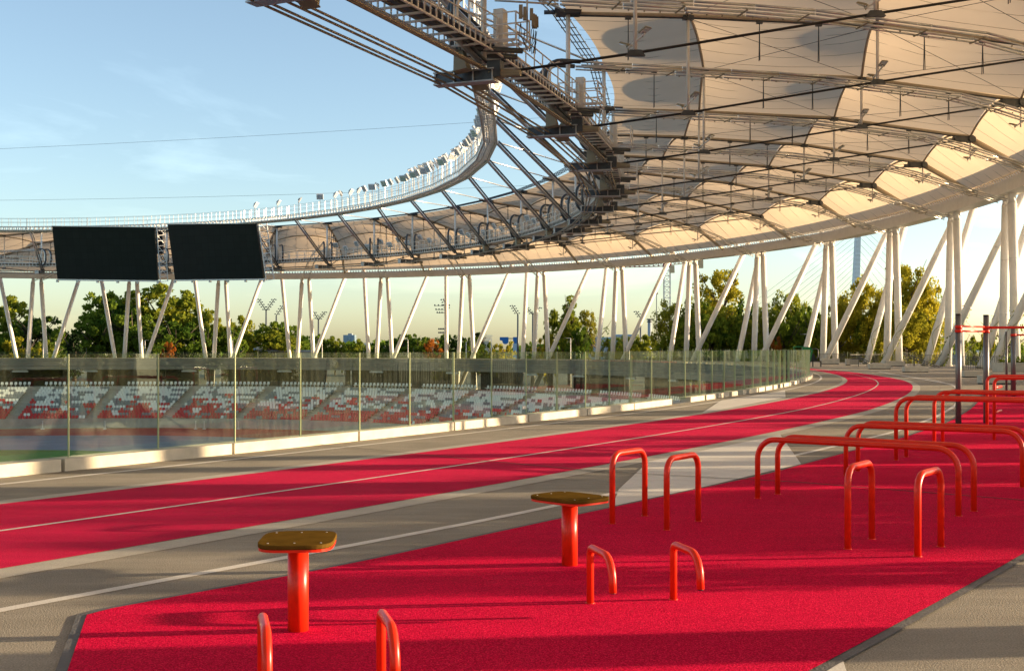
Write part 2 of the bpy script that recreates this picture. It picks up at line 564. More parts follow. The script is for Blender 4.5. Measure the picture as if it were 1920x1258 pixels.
# painted bands and the red running track that follow the oval
GI = lambda p: 0.82 * (1 if p < 10 else lerp_t(SHR, p))
struct('painted_line', strip(lambda p: GI(p) - 0.06, lambda p: GI(p) + 0.06, -14, 60, 0.004), M['paint'])
struct('pale_band', strip(2.28, 2.60, -14, 70, 0.004), M['band'])
struct('running_track', strip(2.58, 6.06, -14, 70, 0.008), M['track'])
struct('pale_band', strip(6.04, 6.40, -14, 70, 0.004), M['band'])
struct('painted_line', strip(4.30, 4.365, -14, 60, 0.012), M['paint'])
WO = [(-14, 7.0), (-2.7, 7.38), (-.8, 7.68), (.3, 7.74), (2.5, 7.98), (4.9, 8.2), (7, 8.12), (9.6, 7.92), (13.3, 7.4), (17, 7.2), (22.6, 6.4), (28, 5.0), (36, 3.4)]
for a, b in ((-14, 0.25), (2.2, 36)):
    struct('painted_line', strip(lambda p: lerp_t(WO, p) - 0.05, lambda p: lerp_t(WO, p) + 0.06, a, b, 0.004, 0.3), M['paint'])
def poly(pts, z):
    return MB().add([(p[0], p[1], z) for p in pts], [tuple(range(len(pts)))])
struct('painted_block', poly([E(8.35, -0.3), E(7.62, .3), E(6.42, 1.6), E(6.42, 4.05), E(8.5, 1.9)][::-1], 0.0075), M['paint'])
struct('painted_block', poly([gp(1315, 775), gp(1352, 751), gp(1472, 732.5), gp(1473, 745.5)], 0.0075), M['paint'])
struct('painted_block', poly([gp(1546, 1262), gp(1581, 1241), gp(1588, 1262), gp(1560, 1290)], 0.0075), M['paint'])
for a, b, wd in (((1722, 719.5), (1845, 717.5), .14), ((1880, 716.5), (1990, 714.5), .14), ((1500, 693.2), (1700, 698.0), .5), ((1700, 698.0), (1925, 701.5), .4), ((1480, 738), (1555, 737), .12), ((1640, 696), (1790, 722), .22)):
    p, q = gp(*a), gp(*b)
    d = (q - p).normalized() * 0
    s_ = Vector((-(q - p).y, (q - p).x, 0)).normalized() * wd / 2
    struct('painted_line', MB().add([(v.x, v.y, 0.0155) for v in (p - s_, q - s_, q + s_, p + s_)], [(0, 1, 2, 3)]), M['paint'])
PI = [(-2.6, 7.97), (-2.2, 8.08), (-1.9, 8.18), (-1.1, 8.24), (-.5, 8.3), (1.3, 8.56), (2.9, 8.58), (4.2, 8.7), (6.1, 8.72), (10.4, 8.42), (16, 8.2)]
PO = lambda p: 12.27 + max(-3, min(2.4, p + 2.2)) * .16
def pad_sheet(g, z):
    rows = []
    nose, tail = Vector((-2.70 - g, 7.62, 0)), Vector((-0.75 - g, 0.6, 0))
    for k in range(9):
        s = k / 8
        rows.append((tail + (nose - tail) * s, E(PO(-6.5 + 4.2 * s) + g, -6.5 + 4.2 * s)))
    for p in prange(-2.6, 15, 0.3):
        q = -2.3 + (p + 2.6) * (17.3 / 17.6)
        rows.append((E(lerp_t(PI, p) - g, p), E(PO(q) + g, q)))
    mb = MB()
    vs = []
    for a, b in rows:
        vs += [(a.x, a.y, z), (b.x, b.y, z)]
    return mb.add(vs, [(2 * i, 2 * i + 1, 2 * i + 3, 2 * i + 2) for i in range(len(rows) - 1)])
struct('pad_edging', pad_sheet(0.065, 0.0085), M['edge'])
struct('exercise_pad', pad_sheet(0.0, 0.0130), M['pad'])
jp = [gp(585, 833), gp(918, 866), gp(1120, 885), gp(1500, 906), gp(1920, 940), gp(1920, 940) + Vector((6, -3.5, 0))]
mb = MB()
for p, q in zip(jp, jp[1:]):
    s_ = Vector((-(q - p).y, (q - p).x, 0)).normalized() * 0.017
    mb.add([(v.x, v.y, 0.0165) for v in (p - s_, q - s_, q + s_, p + s_)], [(3, 2, 1, 0)])
struct('expansion_joint', mb, M['joint'])

# seating bowl: one stepped sheet, field inside it
NROW, ROW0, ROWW, ROWH, ZT = 13, 1.9, 0.85, 0.36, -5.55
prof = [(2, GZ), (2, -4.75), (-0.9, -4.75), (-0.9, ZT - 0.05), (-ROW0, ZT)]
for r in range(NROW):
    prof += [(-ROW0 - ROWW * r, ZT - ROWH * r), (-ROW0 - ROWW * (r + 1), ZT - ROWH * r)]
prof += [(-ROW0 - ROWW * NROW - 0.1, -9.55), (-ROW0 - ROWW * NROW - 0.35, -9.55), (-ROW0 - ROWW * NROW - 0.35, -11.1)]
mb = MB()
vs, fs = [], []
ps = prange(-60, 300, 1.0)[:-1]
kk = len(prof)
for p in ps:
    vs += [E(d, p, z) for d, z in prof]
for i in range(len(ps)):
    j = (i + 1) % len(ps)
    for r in range(kk - 1):
        fs.append((i * kk + r, j * kk + r, j * kk + r + 1, i * kk + r + 1))
struct('seating_bowl', mb.add(vs, fs), M['concrete'])
DW = -ROW0 - ROWW * NROW - 0.35
for nm, d0, d1, z, m in (('athletics_track', DW + .01, DW - 17, -11.1, 'field_red'), ('yellow_line', DW - 0.3, DW - 1.0, -11.09, 'yellow'), ('apron', DW - 16.9, DW - 43, -11.09, 'field_blue')):
    struct(nm, strip(d0, d1, -60, 300, z, 2, False), M[m])
for dd in (DW - 24.0, DW - 33.0):
    struct('painted_line', strip(dd, dd - 0.12, 60, 180, -11.08, 2, False), M['paint'])
mb = MB()
vs = [E(DW - 42.9, p, -11.095) for p in prange(0, 360, 4)[:-1]]
tag(mb.add(vs, [tuple(range(len(vs)))]).build('grass', M['grass']), kind='structure')

# ------------------------------------------------------------------ glass balustrade beside the track
bal = thing('glass_balustrade', E(0, 5), 'long frameless glass balustrade on a pale kerb beside the red running track', 'balustrade')
PANE = arcs(-.06, -3.03, 58, 1.62)
def pane(a, b, d, z0, z1, th=0.02):
    p, q = E(d, a), E(d, b)
    t = (q - p).normalized()
    p, q = p + t * 0.008, q - t * 0.008
    n = Vector((t.y, -t.x, 0)) * th / 2
    mb = MB()
    c = [p - n, q - n, q + n, p + n]
    vs = [Vector((v.x, v.y, z0)) for v in c] + [Vector((v.x, v.y, z1)) for v in c]
    mb.add(vs, [(0, 1, 5, 4), (2, 3, 7, 6)], 0)
    mb.add(vs, [(1, 2, 6, 5), (3, 0, 4, 7), (4, 5, 6, 7), (3, 2, 1, 0)], 1)
    mb.box((q.x + t.x * .008, q.y + t.y * .008, (z0 + z1) / 2), (.008, th + .005, z1 - z0 - .004), (t, Vector((t.y, -t.x, 0)), Vector((0, 0, 1))), 1)
    return mb
for i, (a, b) in enumerate(zip(PANE, PANE[1:])):
    if i > 98: break
    j = RN.uniform(-0.018, 0.018)
    pane(a, b, -.06 + j, 0.10, 1.625).build('glass_pane', [M['glass'] if a < 17 else M['glass2'], M['edgeglass']], bal)
def kerb_block(a, b, z=0.17):
    n = max(2, int((b - a) / 0.5) + 1)
    ps_ = prange(a, b, (b - a) / n)
    mb = MB()
    vs = []
    for p in ps_:
        vs += [E(-0.24, p, 0), E(0.12, p, 0), E(0.12, p, z), E(-0.24, p, z)]
    fs = []
    for i in range(len(ps_) - 1):
        for u, v in ((0, 1), (1, 2), (2, 3), (3, 0)):
            fs.append((i * 4 + u, i * 4 + 4 + u, i * 4 + 4 + v, i * 4 + v))
    k = (len(ps_) - 1) * 4
    fs += [(0, 1, 2, 3), (k + 3, k + 2, k + 1, k)]
    return mb.add(vs, fs)
c = 0
KP = arcs(0, -4.4, 9.2, 3.24)
for a, b in zip(KP, KP[1:]):
    kerb_block(a + 0.012, b - 0.012).build('kerb_block', M['kerb'], bal)
    c += 1
KP = arcs(0, 9.2, 56, 1.62)
for i, (a, b) in enumerate(zip(KP, KP[1:])):
    k = [0.03, 0.12, 0.05, 0.22, 0.32][i % 5]
    kerb_block(a + (b - a) * k, b - (b - a) * k, 0.16).build('kerb_block', M['kerb'], bal)
    c += 1
    if c > 95: break
q = E(-.03, 4.62, 0.33)
o_, t_ = outward(4.62)
sg = MB().box(q, (0.19, 0.012, 0.075), (t_, o_, Vector((0, 0, 1))), 0)
sg.box(q + o_ * 0.008 - t_ * 0.04, (0.07, 0.006, 0.055), (t_, o_, Vector((0, 0, 1))), 1)
sg.build('maker_plate', [M['galv'], M['white']], bal)

fb = thing('far_glass_balustrade', E(0, 90), 'low glass balustrade with thin posts along the far edge of the upper deck', 'balustrade')
FP = arcs(0, 58.2, 150, 3.3)
for i, (a, b) in enumerate(zip(FP, FP[1:])):
    if i > 95: break
    pane(a, b, 0.12, 0.02, 1.15, 0.03).build('glass_pane', [M['glass2'], M['edgeglass']], fb)
for i, p in enumerate(FP[::3]):
    MB().box(E(0.22, p, 0.9), (0.07, 0.07, 1.8)).build('post', M['rail'], fb)

# ------------------------------------------------------------------ red exercise equipment on the pad
def arc_u(p, q, h, r, nseg=7):
    """an inverted U of tube between ground points p and q"""
    p, q = Vector(p), Vector(q)
    d = (q - p).normalized()
    z = Vector((0, 0, 1))
    pts = [p - z * 0.02, p + z * (h - r)]
    for i in range(1, nseg + 1):
        a = math.pi / 2 * i / nseg
        pts.append(p + d * (r - r * cos(a)) + z * (h - r + r * sin(a)))
    pts.append(q - d * r + z * h)
    for i in range(1, nseg + 1):
        a = math.pi / 2 * i / nseg
        pts.append(q - d * (r - r * sin(a)) + z * (h - r + r * cos(a)))
    pts.append(q - z * 0.02)
    return pts
def u_bar(name, a, b, h, r, tr, label, group):
    p, q = gp(*a), gp(*b)
    mb = MB().path(arc_u(p, q, h, r), tr, 16)
    for k in (p, q):
        mb.path([k + Vector((0, 0, .012)), k + Vector((0, 0, .019))], tr + .006, 16)
    return tag(mb.build(name, M['red'], None, True, (p + q) / 2), label, 'exercise bar', group)
G1 = 'tall narrow red hoops on the exercise pad'
u_bar('exercise_hoop', (1148, 984), (1209, 969.5), 0.685, 0.14, 0.029, 'tall narrow red hoop right beside the farther black-topped stool', G1)
u_bar('exercise_hoop', (1250, 996), (1309, 979.5), 0.672, 0.14, 0.029, 'tall narrow red hoop standing just right of the one by the far stool', G1)
u_bar('exercise_hoop', (1589.5, 1032), (1634.5, 1013), 0.695, 0.14, 0.029, 'tall narrow red hoop before the low bars, farther one of the two there', G1)
u_bar('exercise_hoop', (1720.5, 1046), (1764, 1027.5), 0.675, 0.14, 0.029, 'tall narrow red hoop nearest the grey floor at the right edge of the pad', G1)
def pbar(a, b, h, label, off=None, group='low parallel bars on the exercise pad', name='parallel_bar'):
    p, q = Vector(a), Vector(b)
    mb = MB().path(arc_u(p, q, h, 0.22, 9), 0.031, 16)
    for k in (p, q):
        mb.path([k + Vector((0, 0, .012)), k + Vector((0, 0, .019))], 0.038, 16)
    return tag(mb.build(name, M['red'], None, True, (p + q) / 2), label, 'exercise bar', group)
pbar(gp(1420.5, 936.5), gp(1797, 969.5), 0.685, 'long low red bar, front one of the pair closest to the camera')
pbar(gp(1458, 928.5), gp(1826, 960.5), 0.685, 'long low red bar, back one of the pair closest to the camera')
pbar(gp(1586, 894), gp(1917, 915.5), 0.685, 'long low red bar, front one of the second low pair')
b0 = gp(1608.5, 885)
pbar(b0, b0 + gp(1917, 915.5) - gp(1586, 894), 0.685, 'long low red bar, back one of the second low pair')
dv = Vector((1.78, -1.30, 0))
G2 = 'waist-high parallel bars on the exercise pad'
c0 = gp(1680, 864.5)
pbar(c0, c0 + dv * 1.15, 0.955, 'waist-high red bar, front one of the nearer tall pair', group=G2)
c1 = gp(1699, 858.5)
pbar(c1, c1 + dv * 1.15, 0.955, 'waist-high red bar, back one of the nearer tall pair', group=G2)
c2 = gp(1751.5, 838.5)
pbar(c2, c2 + dv * 1.15, 0.955, 'waist-high red bar, front one of the farther tall pair by the grey posts', group=G2)
c3 = gp(1767.5, 834.5)
pbar(c3, c3 + dv * 1.15, 0.955, 'waist-high red bar, back one of the farther tall pair by the grey posts', group=G2)
# push-up grips: cane-shaped tubes, one leg, hooked end
def grip(top, leg_z, label, d=(0.25, -0.968, 0), ln=0.30, end=0.17):
    d = Vector(d).normalized()
    z = Vector((0, 0, 1))
    p = Vector((top[0], top[1], 0))
    h, r1, r2 = 0.385, 0.055, 0.15
    pts = [p - z * .02, p + z * (h - r1)]
    for i in range(1, 7):
        a = math.pi / 2 * i / 6
        pts.append(p + d * (r1 - r1 * cos(a)) + z * (h - r1 + r1 * sin(a)))
    e = p + d * ln
    for i in range(0, 9):
        a = math.pi / 2 * i / 8
        pts.append(e + d * (r2 * sin(a)) + z * (h - r2 + r2 * cos(a)))
    pts.append(e + d * (r2 + .004) + z * end)
    mb = MB().path(pts, 0.025, 16)
    mb.path([p + z * .012, p + z * .018], 0.031, 16)
    mb.path([pts[-1] + z * .0, pts[-1] - z * .004], 0.019, 16, 1)
    return tag(mb.build('push_up_grip', [M['red'], M['cap']], None, True, p), label, 'push-up grip', 'cane-shaped red push-up grips')
g1, g2 = gp(1106.5, 1134), gp(1262.5, 1127)
grip(g1, 0, 'small hooked red push-up grip nearest the base of the far black-topped stool')
grip(g2, 0, 'small hooked red push-up grip right of the grip by the far stool')
grip((-1.232, 5.92), 0, 'small hooked red push-up grip cut by the photo bottom, before the near stool')
grip((-0.655, 6.0), 0, 'small hooked red push-up grip cut by the photo bottom, right of the near stool')
# step stools
def stool(p, rz, label, hgt=0.555):
    t = thing('step_stool', (p.x, p.y, 0.012), label, 'step stool', 'black-topped red step stools')
    P = t.location
    n = 56
    MB().path([P - Vector((0, 0, .02)), P + Vector((0, 0, hgt - .045))], 0.0625, 28).build('post', M['red'], t, True)
    def outline(s, z):
        pts = []
        for i in range(n):
            a = 2 * math.pi * i / n
            ca, sa = cos(a), sin(a)
            rr = (abs(ca) ** 4.2 + abs(sa) ** 4.2) ** (-1 / 4.2)
            x, y = rr * ca * s * 0.222, rr * sa * s * 0.285
            pts.append(P + Vector((x * cos(rz) - y * sin(rz), x * sin(rz) + y * cos(rz), z)))
        return pts
    def slabm(levels):
        mb = MB()
        vs = []
        for s, z in levels:
            vs += outline(s, z)
        fs = [tuple(range(n - 1, -1, -1))]
        for l in range(len(levels) - 1):
            for i in range(n):
                j = (i + 1) % n
                fs.append((l * n + i, l * n + j, (l + 1) * n + j, (l + 1) * n + i))
        fs.append(tuple((len(levels) - 1) * n + i for i in range(n)))
        return mb.add(vs, fs)
    slabm([(0.955, hgt - .045), (0.985, hgt - .043), (0.985, hgt - .028)]).build('steel_plate', M['red'], t)
    slabm([(0.985, hgt - .027), (1.0, hgt - .022), (1.0, hgt - .004), (0.985, hgt)]).build('board_top', M['plate'], t)
    mb = MB()
    for ux, uy in ((-.6, .62), (0, .62), (.6, .62), (-.6, -.62), (0, -.62), (.6, -.62)):
        x, y = ux * .222 * 1.15, uy * .285 * 1.15
        q = P + Vector((x * cos(rz) - y * sin(rz), x * sin(rz) + y * cos(rz), hgt - .001))
        tag(MB().path([q, q + Vector((0, 0, .003))], .006, 10).build('bolt', M['bolt'], t))
stool(gp(559, 1185), rad(4), 'red step stool with black board top, nearer one by the pad corner')
stool(gp(1068, 1062), rad(43), 'red step stool with pointed black board top beside the tall narrow hoops', 0.54)
# pull-up station
pu = thing('pull_up_station', gp(1797, 798.5), 'grey pull-up post pair joined by red clamps and bars, behind the parallel bars', 'pull-up station')
P1, P2 = gp(1797, 798.5), gp(1849, 794)
P3 = Vector((12.75, 26.3, 0))
for p in (P1, P2, P3):
    o = MB().path([p, p + Vector((0, 0, 2.43))], 0.063, 20).build('post', M['post'], pu, True)
    MB().path([p + Vector((0, 0, 2.43)), p + Vector((0, 0, 2.465))], 0.0645, 20).build('cap', M['cap'], o, True)
    for z in (2.09, 2.175):
        MB().path([p + Vector((0, 0, z - .034)), p + Vector((0, 0, z + .034))], 0.076, 20).build('clamp', M['red'], pu, True)
def cross(o, p, q, z, r=0.02):
    MB().path([p + Vector((0, 0, z)), q + Vector((0, 0, z))], r, 12).build('pull_up_bar', M['red'], o, True)
cross(pu, P1, P2, 2.19)
cross(pu, P1, P2, 2.085)
cross(pu, P2, P3, 2.175, 0.03)
pv = thing('pull_up_station', gp(1900, 743), 'single grey post with one red bar, farther back at the right edge', 'pull-up station')
P4 = gp(1900, 743.5)
P5 = P4 + Vector((2.0, 0.2, 0))
for p in (P4, P5):
    o = MB().path([p, p + Vector((0, 0, 2.40))], 0.085, 20).build('post', M['post'], pv, True)
    MB().path([p + Vector((0, 0, 2.40)), p + Vector((0, 0, 2.43))], 0.087, 20).build('cap', M['cap'], o, True)
    MB().path([p + Vector((0, 0, 2.14)), p + Vector((0, 0, 2.22))], 0.097, 20).build('clamp', M['red'], pv, True)
cross(pv, P4, P5, 2.18, 0.03)
MB().path([P4 + Vector((-.12, .3, 0)), P4 + Vector((-.12, .3, 2.3))], 0.04, 14).build('post', M['post'], pv, True)
# step frame
sf = thing('exercise_ladder', gp(1864, 826), 'red tubular step frame with short rungs behind the waist-high bars', 'step frame')
A_ = gp(1864, 826)
D1, D2 = Vector((1.9, 0.0, 0)), Vector((0.56, 1.75, 0))
MB().path(arc_u(A_, A_ + D1, 1.15, .12), .03, 14).build('frame', M['red'], sf, True)
MB().path(arc_u(A_ + D2, A_ + D2 + D1, 1.15, .12), .03, 14).build('frame', M['red'], sf, True)
for z in (0.20, 0.52, 0.98):
    MB().path([A_ + Vector((0, 0, z)), A_ + Vector((.38, .62, z))], .024, 12).build('rung', M['red'], sf, True)
# green fitness machine
gm_p = gp(1514, 688)
gm = thing('fitness_machine', gm_p, 'green fitness machine with a dark seat at the end of the glass balustrade', 'fitness machine')
def gq(x, y, dz=0.0):
    return at(x, y, gm_p.y + dz)
for a, b, w_, nm, m_ in (((1509, 655), (1515, 688), .22, 'leg', 'green'), ((1523, 655), (1516, 687), .16, 'leg', 'green'), ((1504, 653), (1521, 654), .3, 'beam', 'green'), ((1488, 650), (1490, 658), .12, 'leg', 'green'), ((1488, 650), (1506, 650), .10, 'beam', 'green')):
    p, q = gq(*a), gq(*b)
    p.z, q.z = max(p.z, 0.02), max(q.z, 0.02)
    MB().bar(p, q, w_, w_ * 0.7, (0, 1, 0)).build(nm, M[m_], gm)
pts = [gq(1523, 654), gq(1531, 654), gq(1534, 656), gq(1534, 668), gq(1530, 676)]
MB().path(pts, .045, 8).build('handle_bar', M['rail'], gm, True)
MB().bar(gq(1523, 664), gq(1526, 676), .34, .1, (0, 1, 0)).build('back_pad', M['cap'], gm)
MB().bar(gq(1516, 677.5), gq(1539, 677.5), .45, .09).build('seat', M['cap'], gm)
MB().bar(gq(1539, 677.5), Vector((gq(1539, 680).x, gm_p.y, 0.0)), .1, .1).build('leg', M['rail'], gm)
MB().bar(gq(1524, 677.5), Vector((gq(1524, 680).x, gm_p.y, 0.0)), .1, .1).build('leg', M['rail'], gm)

# ------------------------------------------------------------------ concrete benches, planter, railings, stair handrails
def bench(x0, x1, yb, h, label, dep=0.5):
    p, q = gp(x0, yb), gp(x1, yb)
    mb = MB()
    c = (p + q) / 2 + Vector((0, dep / 2, 0))
    lx = (q - p).length
    mb.box(c + Vector((0, 0, .03)), (lx - .08, dep - .08, .06), m=1)
    vs = []
    ins = 0.02
    for z, k in ((0.06, 0), (h - ins, 0), (h, ins)):
        for x, y in ((-1, -1), (1, -1), (1, 1), (-1, 1)):
            vs.append(c + Vector((x * (lx / 2 - k), y * (dep / 2 - k), z)))
    fs = [(3, 2, 1, 0), (8, 9, 10, 11)]
    for l in (0, 1):
        for i in range(4):
            j = (i + 1) % 4
            fs.append((l * 4 + i, l * 4 + j, l * 4 + 4 + j, l * 4 + 4 + i))
    mb.add(vs, fs)
    return tag(mb.build('concrete_bench', [M['kerb'], M['joint']], None, False, c), label, 'bench', 'concrete block benches on the deck')
bench(1541, 1574, 683.2, .62, 'pale concrete block bench just right of the green fitness machine', .8)
bench(1587, 1610, 685.2, .66, 'short concrete block seen end-on left of the first stair handrail')
bench(1631, 1671, 692.2, .46, 'pale concrete block bench in front of the first stair handrail', .6)
bench(1662, 1697, 687.0, .52, 'pale concrete block bench set back against the railing bars between the stairs')
bench(1697, 1742, 698.2, .42, 'pale concrete block bench in front of the second stair handrail', .7)
bench(1808, 1861, 707.8, .40, 'pale concrete block bench between the two grey pull-up posts', .6)
bench(1841, 1908, 720.5, .43, 'pale concrete block bench nearest the camera, behind the right grey pull-up post', .6)
pl_ = thing('planter', gp(1905, 697.5), 'long pale concrete planter with low green plants at the right edge', 'planter')
p, q = gp(1881, 697.5), gp(2040, 697.5)
MB().box((p + q) / 2 + Vector((0, 1.0, .34)), ((q - p).length, 2.0, .68)).build('trough', M['kerb'], pl_)
mb = MB()
for i in range(420):
    c = Vector((RN.uniform(p.x + .1, q.x - .1), p.y + RN.uniform(.15, 1.8), .68 + abs(RN.gauss(0, .16))))
    a = RN.uniform(0, 6.28)
    u = Vector((cos(a), sin(a), RN.uniform(-.5, .8))) * .13
    v = Vector((-sin(a), cos(a), RN.uniform(-.2, .5))) * .07
    mb.quad(c - u - v, c + u - v, c + u + v, c - u + v)
mb.build('plants', M['leaf_a'], pl_)

def railing(pts, label, h=1.1, step=0.15, name='bar_railing', group='dark vertical-bar railings at the deck edge'):
    t = thing(name, pts[0], label, 'railing', group)
    mb, top = MB(), MB()
    for a, b in zip(pts, pts[1:]):
        a, b = Vector(a), Vector(b)
        n = max(1, int((b - a).length / step))
        for i in range(n):
            c = a + (b - a) * (i / n)
            mb.box(c + Vector((0, 0, .06 + (h - .08) / 2)), (.022, .05, h - .1))
        top.bar(a + Vector((0, 0, h)), b + Vector((0, 0, h)), .05, .035)
        top.bar(a + Vector((0, 0, .07)), b + Vector((0, 0, .07)), .05, .03)
    mb.build('bar_infill', M['rail'], t)
    top.build('handrail', M['rail'], t)
    return t
def rail_arc(d, p0, p1, step=0.6):
    return [E(d, p) for p in prange(p0, p1, step)]
railing([gp(1536, 681.2), gp(1572, 681.2), gp(1586, 681.5)], 'dark bar railing behind the bench beside the green fitness machine')
railing([gp(1594, 685.5), gp(1612, 685.3), gp(1650, 685.0)], 'dark bar railing left of the first stair handrails')
railing([gp(1655, 682.5), gp(1702, 683.2)], 'dark bar railing behind the benches between the two stairs')
railing([gp(1702, 686.5), gp(1764, 687.3)], 'dark bar railing behind the second stair handrails')
railing([gp(1764, 683.2), gp(1806, 684.0)], 'dark bar railing left of the first grey pull-up post')
railing([gp(1803, 695.0), gp(1884, 694.6)], 'pale-lit bar railing between the two grey pull-up posts')
railing([gp(1895, 689), gp(2100, 690)], 'dark bar railing above the planter at the right edge')
for k, (a, b) in enumerate(((9, 14), (14.3, 20), (20.3, 27))):
    railing(rail_arc(16.2, a, b), 'dark bar railing along the near deck edge outside the photo, %s section' % ORD[k + 1])
def handrail(x0, y0, x1, y1, xs, ys, label):
    t = thing('stair_handrail', gp(x0, 686.0), label, 'handrail', 'sloping steel handrails at the stairs')
    Y = gp(x0, 686.5).y
    for off in (0, 3.4):
        for dy in (0, 4.2):
            a, b, c = at(xs, ys + dy, Y - off), at(x0, y0 + dy, Y - off), at(x1, y1 + dy * .6, Y - off - 4)
            MB().path([a, b, c], .042, 8).build('rail_tube', M['rail'], t, True)
        for k in (.0, .4):
            b, c = at(x0, y0, Y - off), at(x1, y1, Y - off - 4)
            m = b + (c - b) * k
            MB().tube(Vector((m.x, m.y, 0)), m, .035).build('post', M['rail'], t, True)
handrail(1610, 668.5, 1650, 689.0, 1597, 668.5, 'double sloping steel handrail at the first stairs, right of the fitness machine')
handrail(1714, 669.0, 1764, 689.5, 1702, 667.5, 'double sloping steel handrail at the second stairs, left of the grey pull-up post')
handrail(1838, 671.0, 1876, 692.0, 1814, 671.0, 'double sloping steel handrail seen between the two grey pull-up posts')

# outer glass parapet beyond the columns on the right
op = thing('outer_glass_parapet', E(24, 40, 0), 'green-tinted glass parapet behind the columns on the right', 'balustrade')
PP = arcs(23.6, 24, 57, 2.2)
for i, (a, b) in enumerate(zip(PP, PP[1:])):
    pane(a, b, 23.6, 0.05, 1.32, 0.03).build('glass_pane', [M['glass2'], M['edgeglass']], op)

hd = None  # unseen hedges added as occluders, their gaps let bands of low sun through
for k, (a, b, hh, dd) in enumerate(((.25, .62, 2.05, .5), (.92, 1.75, 2.1, .7), (1.82, 2.75, 1.95, .7), (2.95, 3.9, 2.25, .8), (4.15, 5.0, 1.9, .7), (5.5, 6.5, 2.3, .8), (7.2, 8.0, 2.0, .7), (9.4, 10.3, 2.5, .8), (12.2, 13.2, 2.2, .8), (15.6, 16.4, 2.6, .8), (19.0, 19.9, 2.3, .8), (22.6, 23.4, 2.6, .8))):
    m_ = (a + b) / 2
    c = E(17.3, m_)
    o, t_ = outward(m_)
    wd = (E(17.3, b) - E(17.3, a)).length
    t = thing('hedge_trough', c, 'green hedge in a concrete trough outside the right edge, %s along the railing' % ORD[k + 1], 'hedge', 'hedges outside the right edge')
    MB().box(c + Vector((0, 0, .25)), (wd, dd, .5), (t_, o, Vector((0, 0, 1)))).build('trough', M['kerb'], t)
    mb = MB()
    r_ = random.Random(40 + k)
    for j in range(int(wd * 900)):
        s = r_.uniform(-.5, .5)
        top = hh * (.90 + .10 * sin(s * wd * 2.3 + k) + .05 * sin(s * wd * 7.1 + 2 * k))
        p = c + t_ * (s * wd) + o * r_.uniform(-.5, .5) * dd * .9 + Vector((0, 0, .45 + (top - .45) * r_.random() ** .85))
        u = Vector((r_.gauss(0, 1), r_.gauss(0, 1), r_.gauss(0, .6))).normalized() * .085
        v = u.orthogonal().normalized() * .05
        mb.quad(p - u, p - v, p + u, p + v)
    mb.build('leaves', M['leaf_b' if k % 2 else 'leaf_c'], t)

# ------------------------------------------------------------------ roof: ring beam, fabric panels, cables
OM = [17.7, 22.9, 28.0, 33.3, 38.5, 44.1, 50.3, 57.1, 64.2, 71.6, 79.4, 87.2, 94.9, 102.4, 109.6, 116.8, 124.0, 131.2, 138.4, 145.6]
LN = [14.9, 21.5, 27.9, 34.6, 40.0, 45.5, 50.0, 55.0, 61.0, 66.6, 71.6, 77.7, 82.8, 88.7, 94.6, 100.5, 106.4, 112.3, 118.2, 124.1]
UN = [8.0, 13.5, 19.0, 24.5, 30.0, 35.7, 41.4, 47.2, 53.6, 60.1, 66.2, 71.9, 78.0, 84.1, 90.0, 96.0, 102.0, 108.0, 114.0, 120.0]
for k in range(8):
    OM.insert(0, OM[0] - 5.4)
    LN.insert(0, LN[0] - 6.6)
    UN.insert(0, UN[0] - 5.6)
I0 = 8                                          # index of the first radial line in view
NR = len(OM)
CL = [(OM[i] + OM[i + 1]) / 2 for i in range(NR - 1)]       # column clusters stand between the radial lines
CL[I0 + 3], CL[I0 + 4] = 35.91, 41.08
for i, v in enumerate((47.07, 53.54, 60.68, 67.76, 75.41, 83.45, 90.94, 98.81, 106.03, 113.24, 120.44, 127.6)):
    CL[I0 + 5 + i] = v
ZB, ZT_, ZL, ZM, ZU = 14.7, 15.85, 14.45, 19.95, 18.85
roof = thing('stadium_roof', E(19, 60, ZB), 'ring-shaped stadium roof of pale fabric panels hung on cables from a white ring beam', 'roof')
def beam_strip(d0, d1, z0, z1, p0, p1, R, step=1.0):
    mb = MB()
    vs, fs = [], []
    pp = prange(p0, p1, step)
    for p in pp:
        o, t = outward(p, R)
        c = E(0, p, 0, R)
        for d, z in ((d0, z0), (d1, z0), (d1, z1), (d0, z1)):
            q = c + o * d
            vs.append((q.x, q.y, z))
    for i in range(len(pp) - 1):
        for a, b in ((0, 1), (1, 2), (2, 3), (3, 0)):
            fs.append((i * 4 + a, i * 4 + 4 + a, i * 4 + 4 + b, i * 4 + b))
    return mb.add(vs, fs)
PA, PB = OM[0] - 3, OM[-1]
beam_strip(-.15, 1.35, ZB, ZT_ - 0.05, PA, PB, RO, 1).build('ring_beam', M['white'], roof)
rb = beam_strip(5.3, 6.1, 17.0, 17.8, PA, PB, RO, 1)
rb.build('outer_compression_ring', M['white'], roof, True)
beam_strip(1.36, 5.4, 17.2, 17.25, PA, PB, RO, 1).build('outer_roof_strip', M['membrane'], roof)
# laced edge between the fabric and the ring beam
mb = MB()
for p in arcs(0, PA, PB, 0.55, RO, 9000):
    o, t = outward(p, RO)
    c = E(0, p, 0, RO)
    mb.bar(c + Vector((0, 0, ZT_ - .06)), c - o * .22 + Vector((0, 0, ZT_ + .16)), .16, .05)
mb.build('edge_lacing', M['pale'], roof)

